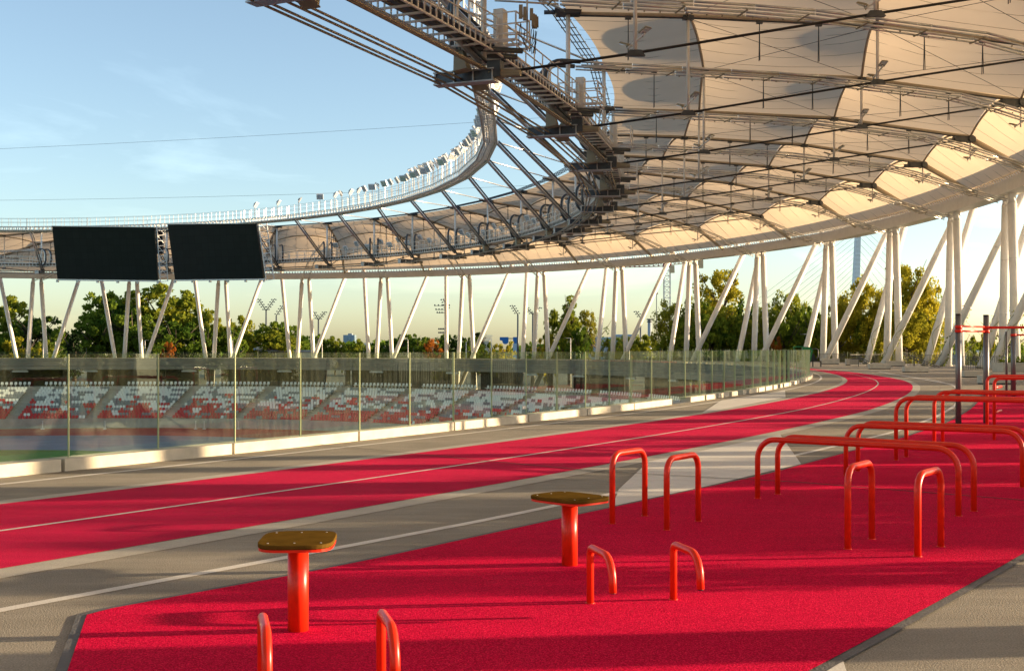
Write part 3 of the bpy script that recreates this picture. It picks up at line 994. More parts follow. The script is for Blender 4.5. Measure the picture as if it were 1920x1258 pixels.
UPZ = [(0, 15.97), (.15, 18.35), (.48, 19.6), (.8, 19.9), (1, ZM)]
LWZ = [(.15, 18.3), (.48, 16.35), (.8, 14.55), (1, 13.55)]
def radial(i, s):
    o = E(0, OM[i], 0, RO)
    l = E(0, LN[i], 0, RL)
    return o + (l - o) * s
def upper(i, s):
    p = radial(i, s)
    p.z = lerp_t(UPZ, s)
    return p
def lower(i, s):
    p = radial(i, s)
    p.z = lerp_t(LWZ, s)
    return p
ARCH = (.15, .48, .8)
HT = [(0, 0.0), (.15, 1.2), (.48, 1.25), (.8, 0.8), (1.0, 0.0)]
def hump(v):
    for (a, ha), (b, hb) in zip(HT, HT[1:]):
        if v <= b:
            t = (v - a) / (b - a)
            dip = .62 if a > 0 else 0.2
            if b == 1.0: dip = .45
            return ha + (hb - ha) * t - dip * 4 * t * (1 - t)
    return HT[-1][1]
def skin(i, u, v):
    a, b = upper(i, v), upper(i + 1, v)
    p = a + (b - a) * u
    p.z += 4 * u * (1 - u) * hump(v)
    return p
VV = [0.006, .05, .10, .1499, .1501, .2, .25, .315, .38, .43, .4799, .4801, .53, .58, .64, .70, .75, .7999, .8001, .85, .9, .95, 1.0]
UU = [k / 16 for k in range(17)]
for i in range(NR - 1):
    mb = MB()
    vs = []
    for v in VV:
        for u in UU:
            p = skin(i, u, v)
            if v > .8:                          # free edge sweeps in between the nodes
                q = radial(i, 0) * (1 - u) + radial(i + 1, 0) * u
                k = 4 * u * (1 - u) * (v - .8) / .2 * 0.010
                p = p + (Vector((q.x, q.y, p.z)) - p) * k
            vs.append(p)
    fs = []
    nu = len(UU)
    for r in range(len(VV) - 1):
        if VV[r + 1] - VV[r] < .001: continue
        for c in range(nu - 1):
            a = r * nu + c
            fs.append((a, a + 1, a + nu + 1, a + nu))
    mb.add(vs, fs, 0)
    for u in (.12, .28, .44, .6, .76, .9):
        pts = [skin(i, u, v) - Vector((0, 0, .04)) for v in VV if VV.index(v) % 2 == 0 or v > .99]
        mb.path(pts, .020 if i > 14 else .011, 4, 1, False)
    mb.build('fabric_panel', [M['membrane'], M['seam']], roof, True)
for i in range(NR):
    if i >= NR - 1: break
    # upper cable with clamp plates: S node outwards to the inner edge
    mb = MB()
    pts = [upper(i, s) - Vector((0, 0, .06)) for s in (.15, .26, .37, .48, .59, .7, .8, .9, 1.0)]
    mb.path(pts, .12, 8, 0)
    pts2 = [p - Vector((0, 0, .13)) for p in pts]
    mb.path(pts2, .055, 6, 1)
    mb.build('upper_cable', [M['sand'], M['steel']], roof, True)
    MB().path([upper(i, 0.0) - Vector((0, 0, .35)), upper(i, .15) - Vector((0, 0, .25))], [.16, .24], 10).build('edge_strut', M['sand'], roof, True)
    p, q = upper(i, .15) - Vector((0, 0, .25)), lower(i, .48)
    mb = MB().path([p, q, lower(i, .8), lower(i, 1.0)], .062, 8)
    mb.build('lower_cable', M['black'], roof, True)
    # dark cast saucer at the S node
    o = (radial(i, 0) - radial(i, 1)).normalized()
    t = Vector((-o.y, o.x, 0))
    s_ = upper(i, .15) - Vector((0, 0, .28))
    mb = MB().box(s_ - o * .5, (1.7, .5, .42), (o, t, Vector((0, 0, 1))), 0, 1.0)
    mb.box(s_ - o * 1.3 - Vector((0, 0, .12)), (.9, .28, .28), (o, t, Vector((0, 0, 1))))
    mb.path([s_ - t * .4, s_ + t * .4], .26, 10)
    mb.build('cast_node', M['steel'], roof)
    for s in ARCH[1:]:
        u_, l_ = upper(i, s), lower(i, s)
        fp = MB().tube(u_ - Vector((0, 0, .2)), l_ + Vector((0, 0, .1)), .085, 8).build('flying_post', M['white'], roof, True)
        mb = MB().box(l_, (.85, .3, .26), (o, t, Vector((0, 0, 1))), 0, .6)
        mb.box(u_ - Vector((0, 0, .18)), (.6, .26, .24), (o, t, Vector((0, 0, 1))), 0, 1.0)
        mb.build('cable_clamp', M['steel'], fp)
    if i < NR - 1:
        for s in ARCH:
            pts = [skin(i, u, s) - Vector((0, 0, .10 + .12 * 4 * u * (1 - u))) for u in UU]
            MB().path(pts, .085, 8).build('arch_tube', M['sand'], roof, True)
        mb = MB()
        for s, e in ((.15, .48), (.48, .8)):
            mb.tube(upper(i, s) - Vector((0, 0, .2)), skin(i, .98, e) - Vector((0, 0, .2)), .016, 5)
            mb.tube(upper(i, e) - Vector((0, 0, .2)), skin(i, .98, s) - Vector((0, 0, .2)), .016, 5)
        mb.build('cross_bracing', M['steel'], roof)
    # hangers from the upper cable to the service rails
    mb = MB()
    for s in (.3, .4, .58, .68, .9):
        p = upper(i, s) - Vector((0, 0, .2))
        dn = p.copy()
        dn.z = lerp_t([(0, 14.4), (.3, 16.7), (.6, 17.3), (1, 17.2)], s) + .15
        mb.box(p - Vector((0, 0, .06)), (.34, .2, .16), (o, t, Vector((0, 0, 1))), 0, 1.0)
        mb.path([p, dn + (t * .1)], .026, 5)
        mb.path([p, dn - (t * .1)], .026, 5)
    mb.build('hanger', M['steel'], roof)

RZ = [(0, 14.25), (.08, 14.75), (.3, 16.55), (.6, 17.2), (1, 17.15)]
for i in range(NR - 1):
    # paired service rails from each column cluster up to the hoop at the inner gantry
    o0 = E(0, CL[i], 0, RO)
    l0 = E(0, LN[i], 0, RL)
    d = (l0 - o0)
    d.z = 0
    ln = d.length
    d.normalize()
    t = Vector((-d.y, d.x, 0))
    for sgn in (-1, 1):
        off = t * (.55 * sgn)
        mb = MB()
        pts = []
        for k in range(0, 13):
            s = k / 12 * 0.985
            p = o0 + d * (ln * s) + off
            p.z = lerp_t(RZ, s)
            pts.append(p)
        for a, b in zip(pts, pts[1:]):
            e = (b - a) * .02
            mb.path([a, b - e], .065, 8, 0)
            mb.path([a - Vector((0, 0, .17)), b - e - Vector((0, 0, .17))], .045, 6, 0)
        # the C-shaped hoop
        c = l0 + off
        hp = []
        R_ = .95
        top, bot = 17.15, 14.55
        hp.append(pts[-1])
        for k in range(7):
            a = math.pi / 2 * k / 6
            hp.append(c + d * (0.35 + R_ * sin(a)) + Vector((0, 0, top - R_ + R_ * cos(a))))
        for k in range(7):
            a = math.pi / 2 * k / 6
            hp.append(c + d * (0.35 + R_ * cos(a)) + Vector((0, 0, bot + R_ - R_ * sin(a))))
        hp.append(c - d * 1.6 + Vector((0, 0, bot)))
        mb.path(hp, .105, 8, 0)
        hq = [p + d * (.16 if 1 <= n_ <= 14 else 0) for n_, p in enumerate(hp)]
        mb.path(hq, .12, 8, 1)
        mb.build('service_rail', [M['bright'], M['steel']], roof, True)
    mb = MB()
    for k in range(1, 12):
        s = k / 12
        p = o0 + d * (ln * s)
        p.z = lerp_t(RZ, s) - .24
        mb.bar(p - t * .6, p + t * .6, .06, .05)
        for q_ in (.25, .5, .75):
            mb.bar(p - d * (ln / 12 * q_) - t * .58 + Vector((0, 0, .0)), p - d * (ln / 12 * q_) - t * .5, .05, .06)
    mb.build('rail_sleeper', M['tan'], roof)
# inner fabric edge: five thin ropes with clips
mb = MB()
for i in range(NR - 1):
    a, b = E(0, LN[i], ZM, RL), E(0, LN[i + 1], ZM, RL)
    inw = (Vector((CX, CY, ZM)) - a).normalized()
    for k in range(4):
        off = inw * (.18 + .24 * k)
        mb.path([a + off, b + off], .038, 5, 0)
    for k in range(1, 8):
        p = a + (b - a) * (k / 8)
        mb.bar(p + inw * .1, p + inw * .98, .06, .04)
    mb.path([a - inw * .35, a + inw * 1.3], [.12, .12], 8)
    mb.box(a + Vector((0, 0, -.06)), (1.3, 1.0, .2), None, 0, 1.15)
mb.build('edge_rope', M['steel'], roof)

# ------------------------------------------------------------------ lower gantry: ring ropes, walkway, railings
lg = thing('maintenance_gantry', E(0, 60, ZL, RL), 'suspended maintenance gantry with railings above the lower ring of steel ropes', 'gantry')
ND = [E(0, p, 0, RL) for p in LN]
FR = []
for i in range(NR):
    a = ND[max(0, i - 1)]
    b = ND[min(NR - 1, i + 1)]
    t = (b - a).normalized()
    FR.append((t, Vector((-t.y, t.x, 0))))       # tangent, inward normal
def nd(i, inw, z):
    p = ND[i] + FR[i][1] * inw
    p.z = z
    return p
for i in range(NR - 1):
    mb = MB()
    for inw, z in ((-.25, 13.75), (-.02, 13.78), (.98, 13.42), (1.26, 13.38), (1.72, 13.30), (1.96, 13.26)):
        mb.path([nd(i, inw, z), nd(i + 1, inw, z)], .052, 8, 0)
    mb.build('ring_rope', M['rope'], lg, True)
    # walkway bay
    a, b = nd(i, .15, 14.5), nd(i + 1, .15, 14.5)
    d = (b - a).normalized()
    inn = Vector((-d.y, d.x, 0))
    a, b = a + d * .04, b - d * .04
    ln = (b - a).length
    mb = MB()
    n = max(3, int(ln / .5))
    for sgn in (-1, 1):
        off = inn * (.72 * sgn)
        for z in (0, .46):
            mb.bar(a + off + Vector((0, 0, z)), b + off + Vector((0, 0, z)), .09, .075, (0, 0, 1), 0)
        for k in range(n + 1):
            p = a + (b - a) * (k / n) + off
            mb.box(p + Vector((0, 0, .23)), (.075, .05, .4), (d, inn, Vector((0, 0, 1))), 0)
    for k in range(0, n + 1, 2):
        p = a + (b - a) * (k / n)
        mb.bar(p - inn * .7, p + inn * .7, .09, .08)
    mb.box((a + b) / 2 + Vector((0, 0, .33)), (ln, 1.3, .03), (d, inn, Vector((0, 0, 1))), 1)
    mb.bar(a + Vector((0, 0, .22)), b + Vector((0, 0, .22)), .22, .10, (0, 0, 1), 1)
    mb.bar(a + inn * .28 + Vector((0, 0, .2)), b + inn * .28 + Vector((0, 0, .2)), .06, .06, (0, 0, 1), 2)
    mb.build('walkway', [M['pale'], M['steel'], M['tan']], lg)
    mb = MB()
    for sgn in (-1, 1):
        off = inn * (.76 * sgn)
        n = max(3, int(ln / 1.35))
        for k in range(n + 1):
            p = a + (b - a) * (k / n) + off
            mb.box(p + Vector((0, 0, .98)), (.06, .05, 1.08), (d, inn, Vector((0, 0, 1))))
        for z in (.95, 1.5):
            mb.bar(a + off + Vector((0, 0, z)), b + off + Vector((0, 0, z)), .05, .045)
    mb.build('railing', M['pale'], lg)
for i in range(NR):
    t, inw = FR[i]
    ax = (inw, t, Vector((0, 0, 1)))
    # clamp box the ropes run through
    mb = MB()
    c = nd(i, .85, 13.5)
    mb.box(c, (2.7, .42, .42), ax, 0)
    for zz in (-.25, .25):
        mb.box(c + Vector((0, 0, zz)), (2.85, .62, .06), ax, 1)
    for k in (-1.35, -.45, .45, 1.35):
        mb.box(c + inw * k, (.06, .58, .44), ax, 1)
    mb.box(nd(i, -.55, 13.75), (.6, .5, .7), ax, 0)
    mb.path([nd(i, -.3, 13.6), nd(i, -1.7, 13.5)], [.26, .14], 8, 2)
    mb.build('rope_clamp', [M['steel'], M['galv'], M['tan']], lg)
    # platform with a cabinet at the outer side of each node
    mb = MB()
    pc = nd(i, -.25, 14.72)
    for k in range(3):
        mb.bar(pc + inw * .5 + t * (k * .8 - .8), pc - inw * 1.5 + t * (k * .8 - .8), .06, .08)
    for a_, b_ in ((.55, .85), (-1.55, .85)):
        for s in (-1, 1):
            mb.box(pc + inw * a_ + t * (s * b_) + Vector((0, 0, .6)), (.06, .06, 1.25), ax, 0)
    for z in (.05, .3, .7, 1.2):
        mb.bar(pc - inw * 1.55 - t * .85 + Vector((0, 0, z)), pc - inw * 1.55 + t * .85 + Vector((0, 0, z)), .05, .05)
        for s in (-1, 1):
            mb.bar(pc - inw * 1.55 + t * (s * .85) + Vector((0, 0, z)), pc + inw * .55 + t * (s * .85) + Vector((0, 0, z)), .05, .05)
    mb.build('platform', M['pale'], lg)
    MB().box(pc - inw * .35 + t * .45 + Vector((0, 0, .85)), (.45, .55, 1.7), ax).build('cabinet', M['pale'], lg)
    # mast from the lower ring to the fabric edge
    MB().path([nd(i, .0, 14.0), E(0, LN[i], ZM - .1, RL)], .125, 10).build('mast', M['white'], lg, True)
# antennas on the nearest platform
for k in range(9):
    an = MB()
    p = nd(I0, -1.9 - RN.uniform(0, .5), 15.5) + FR[I0][0] * RN.uniform(-1.3, .4)
    an.box(p + Vector((0, 0, RN.uniform(.1, .5))), (.16, .14, RN.uniform(.4, .65)), None, 1, .9)
    q = p - Vector((0, 0, .2))
    an.path([q, q + Vector((RN.uniform(-.1, .1), .05, -.5)), q + Vector((RN.uniform(-.2, .2), 0, -.95))], .018, 5, 0)
    an.build('antenna', [M['black'], M['tan']], lg)
MB().tube(nd(I0, -2.0, 14.8), nd(I0, -2.0, 16.6), .04).build('antenna_pole', M['galv'], lg)
# loudspeakers hung under the nodes
for i in range(NR):
    if not (I0 - 1 <= i <= I0 + 9): continue
    t, inw = FR[i]
    for k, (a_, b_, tilt) in enumerate(((.80, -.75, .0), (.45, 1.0, .55))):
        p = nd(i, a_, 14.40 - .45 * k) + t * b_
        z = (Vector((0, 0, 1)) + t * tilt + inw * .15 * (1 - k)).normalized()
        x = inw.cross(z).normalized()
        y = z.cross(x)
        mb = MB().box(p - z * .36, (.58, .62, .82), (x, y, z), 0, .66)
        mb.box(p - z * .78, (.66, .70, .03), (x, y, z), 0)
        mb.bar(p + z * .05, p + z * .4, .08, .08)
        nm = ORD[i - I0 + 2]
        tag(mb.build('loudspeaker', M['tan'], None, False, p), ('upright' if k == 0 else 'tilted') + ' tan loudspeaker under the %s rope clamp from the top of the photo' % nm, 'loudspeaker', 'tan loudspeakers under the lower ring')

# ------------------------------------------------------------------ upper lamp gantry with tie rods
ug = thing('lamp_gantry', E(0, 60, ZU, RU), 'curved upper lamp gantry with a pierced edge band held by slanting tie rods', 'gantry')
UD = [E(max(0, 33 - p) * .115, p, ZU, (RU[0] + max(0, 33 - p) * .115, RU[1] + max(0, 33 - p) * .115)) for p in UN]
def seg_dirs(a, b):
    d = (b - a).normalized()
    return d, Vector((-d.y, d.x, 0))
for i in range(NR - 1):
    a, b = UD[i], UD[i + 1]
    d, inn = seg_dirs(a, b)
    ln = (b - a).length
    mb = MB()
    n = max(3, int(ln / .62))
    for off in (0, .95):
        for z in (0, .5):
            mb.bar(a + inn * off + Vector((0, 0, z)), b + inn * off + Vector((0, 0, z)), .12, .10)
        for k in range(n + 1):
            p = a + (b - a) * (k / n) + inn * off
            mb.box(p + Vector((0, 0, .25)), (.14, .05, .44), (d, inn, Vector((0, 0, 1))))
    for k in range(0, n + 1):
        p = a + (b - a) * (k / n)
        mb.bar(p, p + inn * .95, .15, .07)
    for k in range(5):
        mb.bar(a + inn * (.14 + .17 * k) + Vector((0, 0, .07)), b + inn * (.14 + .17 * k) + Vector((0, 0, .07)), .045, .04, (0, 0, 1), 1)
    mb.bar(a + inn * .48 + Vector((0, 0, -.01)), b + inn * .48 + Vector((0, 0, -.01)), .05, .05)
    mb.path([a - inn * .1 - Vector((0, 0, .12)), b - inn * .1 - Vector((0, 0, .12))], .10, 8)
    mb.build('walkway', [M['pale'], M['steel']], ug)
    mb = MB()
    for off in (0, .95):
        n = max(2, int(ln / 1.3))
        for k in range(n + 1):
            p = a + (b - a) * (k / n) + inn * off
            mb.box(p + Vector((0, 0, 1.1)), (.045, .045, 1.25), (d, inn, Vector((0, 0, 1))))
        for z in (1.15, 1.7):
            mb.bar(a + inn * off + Vector((0, 0, z)), b + inn * off + Vector((0, 0, z)), .035, .035)
    mb.build('railing', M['galv'], ug)
for i in range(NR):
    a, b = UD[i], nd(i, .15, 14.1)
    d = (b - a).normalized()
    mb = MB().path([a, b], .125, 10, 0)
    sd_ = d.cross(Vector((0, 0, 1))).normalized()
    mb.path([a + sd_ * .3, b + sd_ * .3], .075, 8, 1)
    mb.build('tie_rod', [M['bright'], M['steel']], ug, True)
    MB().path([a, E(0, LN[i], ZM, RL)], .07, 8).build('link_rod', M['bright'], ug, True)

# floodlights: housing on a post, tilted towards the field
def make_flood(label, group, post=1.5):
    t = thing('floodlight', (0, 0, 0), label, 'floodlight', group)
    MB().box((0, 0, post / 2), (.065, .065, post)).build('post', M['galv'], t)
    mb = MB()
    ax = Matrix.Rotation(rad(-32), 3, 'X')
    X, Y, Z = ax @ Vector((1, 0, 0)), ax @ Vector((0, 1, 0)), ax @ Vector((0, 0, 1))
    c = Vector((0, .18, post + .28))
    mb.box(c, (.86, .16, .74), (X, Y, Z), 0)
    for k in (-.2, 0, .2):
        mb.box(c + Y * .09 + Z * k, (.64, .03, .16), (X, Y, Z), 1)
    mb.box(c - Y * .15, (.5, .14, .3), (X, Y, Z), 2)
    mb.build('lamp_head', [M['lampw'], M['glassface'], M['steel']], t)
    mb = MB()
    for s in (-1, 1):
        mb.bar(Vector((s * .40, .05, post - .05)), Vector((s * .40, .16, post + .34)), .04, .04)
    mb.bar(Vector((-.4, .05, post - .05)), Vector((.4, .05, post - .05)), .05, .05)
    mb.build('bracket', M['galv'], t)
    return t
proto = None
GF = 'white floodlights on the upper lamp gantry'
nfl = 0
for i in range(I0 + 2, I0 + 14):
    a, b = UD[i], UD[i + 1]
    d, inn = seg_dirs(a, b)
    per = 6 if i < I0 + 10 else (5 if i < I0 + 12 else 2)
    for k in range(per):
        for row in (0, 1):
            if i >= I0 + 10 and row: continue
            p = a + (b - a) * ((k + .5) / per) + inn * (1.0 if row == 0 else -.02)
            p.z = ZU + (.5 if row == 0 else 1.35)
            lab = '%s white floodlight of the upper gantry, %s lamp past its %s tie rod' % ('low' if row == 0 else 'raised', ORD[k + 1], ORD[i - I0 - 1])
            rz = math.atan2(-inn.x, inn.y) + RN.choice((0, 0, .9, -.8, 2.4)) + RN.uniform(-.4, .4)
            if proto is None:
                proto = make_flood(lab, GF)
                o = proto
                o.location = p
                o.rotation_euler = (0, 0, rz)
            else:
                o = dup(proto, p, rz, lab)
            nfl += 1
GF2 = 'white floodlights standing on the lower gantry'
for i in range(I0 + 6, I0 + 13):
    a, b = nd(i, -.35, 15.0), nd(i + 1, -.35, 15.0)
    d, inn = seg_dirs(a, b)
    for k in range(4):
        p = a + (b - a) * ((k + .7) / 4.4)
        p.z = 14.9 + (.0 if k % 2 else -.55)
        lab = 'white floodlight of the lower gantry, %s past the %s hoop right of the screens' % (ORD[4 - k], ORD[I0 + 14 - i])
        o = dup(proto, p, math.atan2(-inn.x, inn.y) + RN.uniform(-.3, .3), lab)
        o['group'] = GF2
# spot lamps hung at the flying posts
def make_spot(label, group):
    t = thing('spot_lamp', (0, 0, 0), label, 'spot lamp', group)
    MB().path([(0, 0, .95), (0, 0, .1)], .05, 8).build('stem', M['white'], t, True)
    MB().bar((-.55, 0, .62), (.45, 0, .18), .07, .07).build('arm', M['white'], t)
    for x, z, a in ((-.55, .78, 25), (.55, .38, -20)):
        ax = Matrix.Rotation(rad(a), 3, 'Y')
        X, Y, Z = ax @ Vector((1, 0, 0)), ax @ Vector((0, 1, 0)), ax @ Vector((0, 0, 1))
        mb = MB().box((x, 0, z), (.5, .4, .09), (X, Y, Z), 0, .8)
        mb.box(Vector((x, 0, z)) - Z * .055, (.44, .34, .02), (X, Y, Z), 1)
        mb.bar(Vector((x, 0, z)), Vector((x * .75, 0, z - .28)), .04, .04)
        mb.build('lamp_head', [M['tan'], M['glassface']], t)
    return t
ps_ = None
for i in range(I0, I0 + 11):
    for k, s in enumerate((.15, .48, .8)):
        p = lower(i, s)
        if s == .15:
            p = upper(i, .15) - Vector((0, 0, 2.0))
        else:
            p.z += .12
        lab = 'tan spot lamp pair on the %s black roof cable from the top, %s' % (ORD[i - I0 + 1], ('outermost', 'half way in', 'innermost')[k])
        o = ps_ = make_spot(lab, 'spot lamp pairs under the roof fabric') if ps_ is None else ps_
        if 'placed' not in o.keys():
            o['placed'] = 1
            o.location = p
            o.rotation_euler = (0, 0, 2.2)
        else:
            o = dup(ps_, p, RN.uniform(1.6, 2.8), lab)
for o in bpy.data.objects:
    if 'placed' in o.keys():
        del o['placed']
# short drop posts under the outer nodes
for i in range(NR - 1):
    p = upper(i, .15) - Vector((0, 0, .4))
    MB().tube(p, p - Vector((0, 0, 1.2)), .06).build('drop_post', M['white'], roof, True)

# ------------------------------------------------------------------ columns
def column(p, q, r, label, group):
    p, q = Vector(p), Vector(q)
    t = thing('steel_column', p, label, 'column', group)
    d = (q - p).normalized()
    e = q - d * .75
    sh = MB().path([p, e], r, 20)
    for k in (.34, .67):
        c = p + (e - p) * k
        sh.path([c - d * .04, c + d * .04], r + .010, 20)
    sh.build('shaft', M['white'], t, True)
    MB().path([e, q], [r * .95, r * .55], 16).build('pin_head', M['white'], t, True)
    MB().path([p - Vector((0, 0, .02)), p + d * .12], r * 1.2, 16).build('base_plate', M['kerb'], t, True)
    return t
GA, GB = 'narrow pairs of upright white columns under the ring beam', 'wide-leaning white columns behind the ring beam'
def zbase(ph):
    return lerp_t([(56, 0.0), (58, GZ)], ph)
num = 0
for i in range(NR - 1):
    ph = CL[i]
    o, t = outward(ph, RO)
    c = E(0, ph, 0, RO) + o * .55
    zb = zbase(ph)
    ext = (ZB - zb) / (ZB - 1.6)
    inview = 0 <= i - (I0 + 3) <= 13
    nm = ORD[i - (I0 + 3) + 1] if inview else ''
    for s, sd_n in ((-1, 'right'), (1, 'left')):
        top = c + t * (s * .68) + Vector((0, 0, ZB - .1))
        base = c + t * (s * (.68 + .80 * ext))
        base.z = zb
        lab = 'upright white column, %s leg of the %s narrow pair from the right edge' % (sd_n, nm) if inview else 'upright white column outside the %s edge, %s leg of narrow pair %s outward' % ('right' if i < I0 + 3 else 'left', sd_n, ORD[(I0 + 3 - i) if i < I0 + 3 else (i - I0 - 16)])
        column(base, top, .375, lab, GA)
        hb = MB().box(top + Vector((0, 0, -.28)), (.46, .5, .72), (t, o, Vector((0, 0, 1))), 0)
        hb.path([top - o * .3 - Vector((0, 0, .25)), top - o * .22 - Vector((0, 0, .25))], .17, 12)
        hb.build('column_bracket', M['white'], roof)
    if i < NR - 2:
        mp_ = OM[i + 1]
        o, t = outward(mp_, RO)
        c = E(0, mp_, 0, RO)
        zb = zbase(mp_)
        ext = (17.2 - zb) / (14.7 - 1.6)
        for s, sd_n in ((-1, 'right'), (1, 'left')):
            top = c + o * 5.6 + t * (s * 1.5)
            top.z = 17.2
            base = c + o * (5.6 - 5.4 * ext) + t * (s * (1.5 + 3.0 * ext))
            base.z = zb
            lab = 'leaning white column, %s leg of the %s wide pair from the right edge' % (sd_n, nm) if inview else 'leaning white column outside the %s edge, %s leg of wide pair %s outward' % ('right' if i < I0 + 3 else 'left', sd_n, ORD[(I0 + 3 - i) if i < I0 + 3 else (i - I0 - 16)])
            column(base, top, .36, lab, GB)

# ------------------------------------------------------------------ video screens
def screen(c4, label, Y0, Y1, right_ladder):
    (x0, y0), (x1, y1), (x2, y2), (x3, y3) = c4
    tl, tr, br, bl = at(x0, y0, Y0), at(x1, y1, Y1), at(x2, y2, Y1 + 2.5), at(x3, y3, Y0 + 2.5)
    t = thing('video_screen', (tl + br) / 2, label, 'video screen', 'black video screens hung from the roof')
    u = (tr - tl).normalized()
    v = (bl - tl).normalized()
    n = u.cross(v).normalized()
    if n.y < 0: n = -n
    mb = MB()
    mb.add([tl, tr, br, bl, tl + n * .5, tr + n * .5, br + n * .5, bl + n * .5], [(3, 2, 1, 0), (4, 5, 6, 7), (0, 1, 5, 4), (1, 2, 6, 5), (2, 3, 7, 6), (3, 0, 4, 7)])
    mb.build('led_panel', M['screen'], t)
    mb = MB()
    e = v * .18
    mb.bar(bl + e * .6 - u * .05, br + e * .6 + u * .3, .5, .16)
    for k in range(6):
        p = bl + (br - bl) * (k / 5) + v * .3
        mb.box(p, (.3, .4, .3))
    mb.bar(tl - v * .07, tr - v * .07, .3, .1)
    mb.build('frame', M['pale'], t)
    mb = MB()
    p0, p1 = tr + u * .28 + n * .2, br + u * .28 + n * .2
    p0, p1 = p0 - v * .3, p1 + v * .3
    w_ = u * .9 + n * .6
    mb.bar(p0, p1, .12, .12)
    mb.bar(p0 + w_, p1 + w_, .12, .12)
    for k in range(12):
        p = p0 + (p1 - p0) * (k / 11)
        mb.bar(p, p + w_, .08, .08)
        if k % 2 == 0 and k < 10:
            q = p0 + (p1 - p0) * ((k + 2) / 11)
            mb.bar(p, q + w_, .06, .06)
    mb.build('side_truss', M['lampw'], t)
screen(((97.5, 425), (289.5, 427), (296, 526), (107.5, 523.5)), 'black video screen nearer the left edge of the photo', 170, 169.5, True)
screen(((314, 421.5), (480, 420), (494, 522.5), (328, 524.5)), 'black video screen nearer the curved gantry, right one of two', 167.5, 163.5, True)

q = at(299, 455, 172)
la = thing('line_array_speaker', q, 'black column loudspeaker hanging between the two video screens', 'loudspeaker')
for k in range(6):
    MB().box(q + Vector((0, .06 * k, 1.35 - .54 * k)), (1.0, .7, .5), None, 0, .94).build('speaker_cabinet', M['cap'], la)
MB().tube(q + Vector((0, 0, 1.6)), q + Vector((0, 0, 3.4)), .05).build('hanging_rod', M['galv'], la)

# ------------------------------------------------------------------ far stand: seats, concourse behind
def seat_mesh():
    mb = MB()
    vs = []
    for x, y, z, w_ in ((0, .02, 0.36, .21), (0, -.36, 0.40, .20), (0, .06, .36, .215), (0, .13, .80, .19)):
        vs.append((x, y, z, w_))
    mb.add([(-.21, -.36, .40), (.21, -.36, .40), (.22, .03, .37), (-.22, .03, .37), (-.21, -.36, .35), (.21, -.36, .35), (.22, .03, .31), (-.22, .03, .31)], [(0, 1, 2, 3), (7, 6, 5, 4), (0, 4, 5, 1), (1, 5, 6, 2), (3, 7, 4, 0)])
    mb.add([(-.22, .03, .36), (.22, .03, .36), (.21, .10, .72), (.14, .115, .80), (-.14, .115, .80), (-.21, .10, .72)] + [(-.22, .08, .34), (.22, .08, .34), (.21, .14, .72), (.14, .155, .80), (-.14, .155, .80), (-.21, .14, .72)], [(0, 1, 2, 3, 4, 5), (11, 10, 9, 8, 7, 6), (0, 6, 7, 1), (1, 7, 8, 2), (2, 8, 9, 3), (3, 9, 10, 4), (4, 10, 11, 5), (5, 11, 6, 0)])
    mb.box((0, -.05, .18), (.08, .3, .34))
    return mb
SM = {}
SV = seat_mesh()
for k in ('white', 'grey', 'red'):
    o = SV.build('stadium_seat', M['seat_' + k])
    SM[k] = o.data
    bpy.data.objects.remove(o)
seats = []
bounds = arcs(-2, 47, 150, 13.4)
wrow = [(.86, .14, 0), (.80, .20, 0), (.66, .33, .01), (.60, .37, .03), (.50, .42, .08), (.50, .36, .14), (.42, .34, .24), (.34, .33, .33), (.28, .27, .45), (.16, .28, .56), (.10, .26, .64), (.05, .22, .73), (.03, .17, .80)]
for bi, (a, b) in enumerate(zip(bounds, bounds[1:])):
    for r in range(-1, NROW):
        if r < 0:
            d, z = -0.25, -4.75
        else:
            d, z = -ROW0 - ROWW * r - .34, ZT - ROWH * r
        w0 = 1.0 / 13.4
        p0, p1 = a + (b - a) * w0, b - (b - a) * w0
        arcl = sum((E(d, x, 0) - E(d, y, 0)).length for x, y in zip(prange(p0, p1, .5), prange(p0, p1, .5)[1:]))
        n = int(arcl / (.52 if r >= 0 else .72))
        run = 0
        c = 'white'
        for k in range(n):
            ph = p0 + (p1 - p0) * (k + .5) / n
            if r < 0:
                c = 'white'
            elif run <= 0:
                x = RN.random()
                wt = wrow[r]
                c = 'white' if x < wt[0] else ('grey' if x < wt[0] + wt[1] else 'red')
                run = RN.choice((1, 1, 2, 2, 3))
            run -= 1
            q = E(d, ph, z)
            o, t = outward(ph)
            seats.append((q, math.atan2(-o.x, o.y), c, bi, r))
eye = Vector((0, 0, EYE))
def shown(s):
    q = s[0]
    x = 960 + FPX * q.x / q.y if q.y > 1 else -1
    return 0 <= x <= 1500
vis = sorted([s for s in seats if shown(s)], key=lambda s: (s[0] - eye).length)
near = vis[:295]
ids = set(id(s) for s in near)
rest = {'white': MB(), 'grey': MB(), 'red': MB()}
ROWN = lambda r: 'in the back row' if r < 0 else 'in row %s from the top' % ORD[r + 1]
for s in seats:
    q, rz, c, bi, r = s
    if id(s) in ids:
        o = bpy.data.objects.new('stadium_seat', SM[c])
        COL.objects.link(o)
        o.location = q
        o.rotation_euler = (0, 0, rz)
        tag(o, '%s stadium seat %s, %s far block from the right' % (c, ROWN(r), ORD[bi + 1]), 'seat', '%s seats %s of the %s seat block' % (c, ROWN(r), ORD[bi + 1]))
    else:
        ca, sa = cos(rz), sin(rz)
        vs = [(q.x + x * ca - y * sa, q.y + x * sa + y * ca, q.z + z) for x, y, z in SV.v]
        rest[c].add(vs, SV.f)
allr = MB()
for k, c in enumerate(('white', 'grey', 'red')):
    allr.add(rest[c].v, rest[c].f, k)
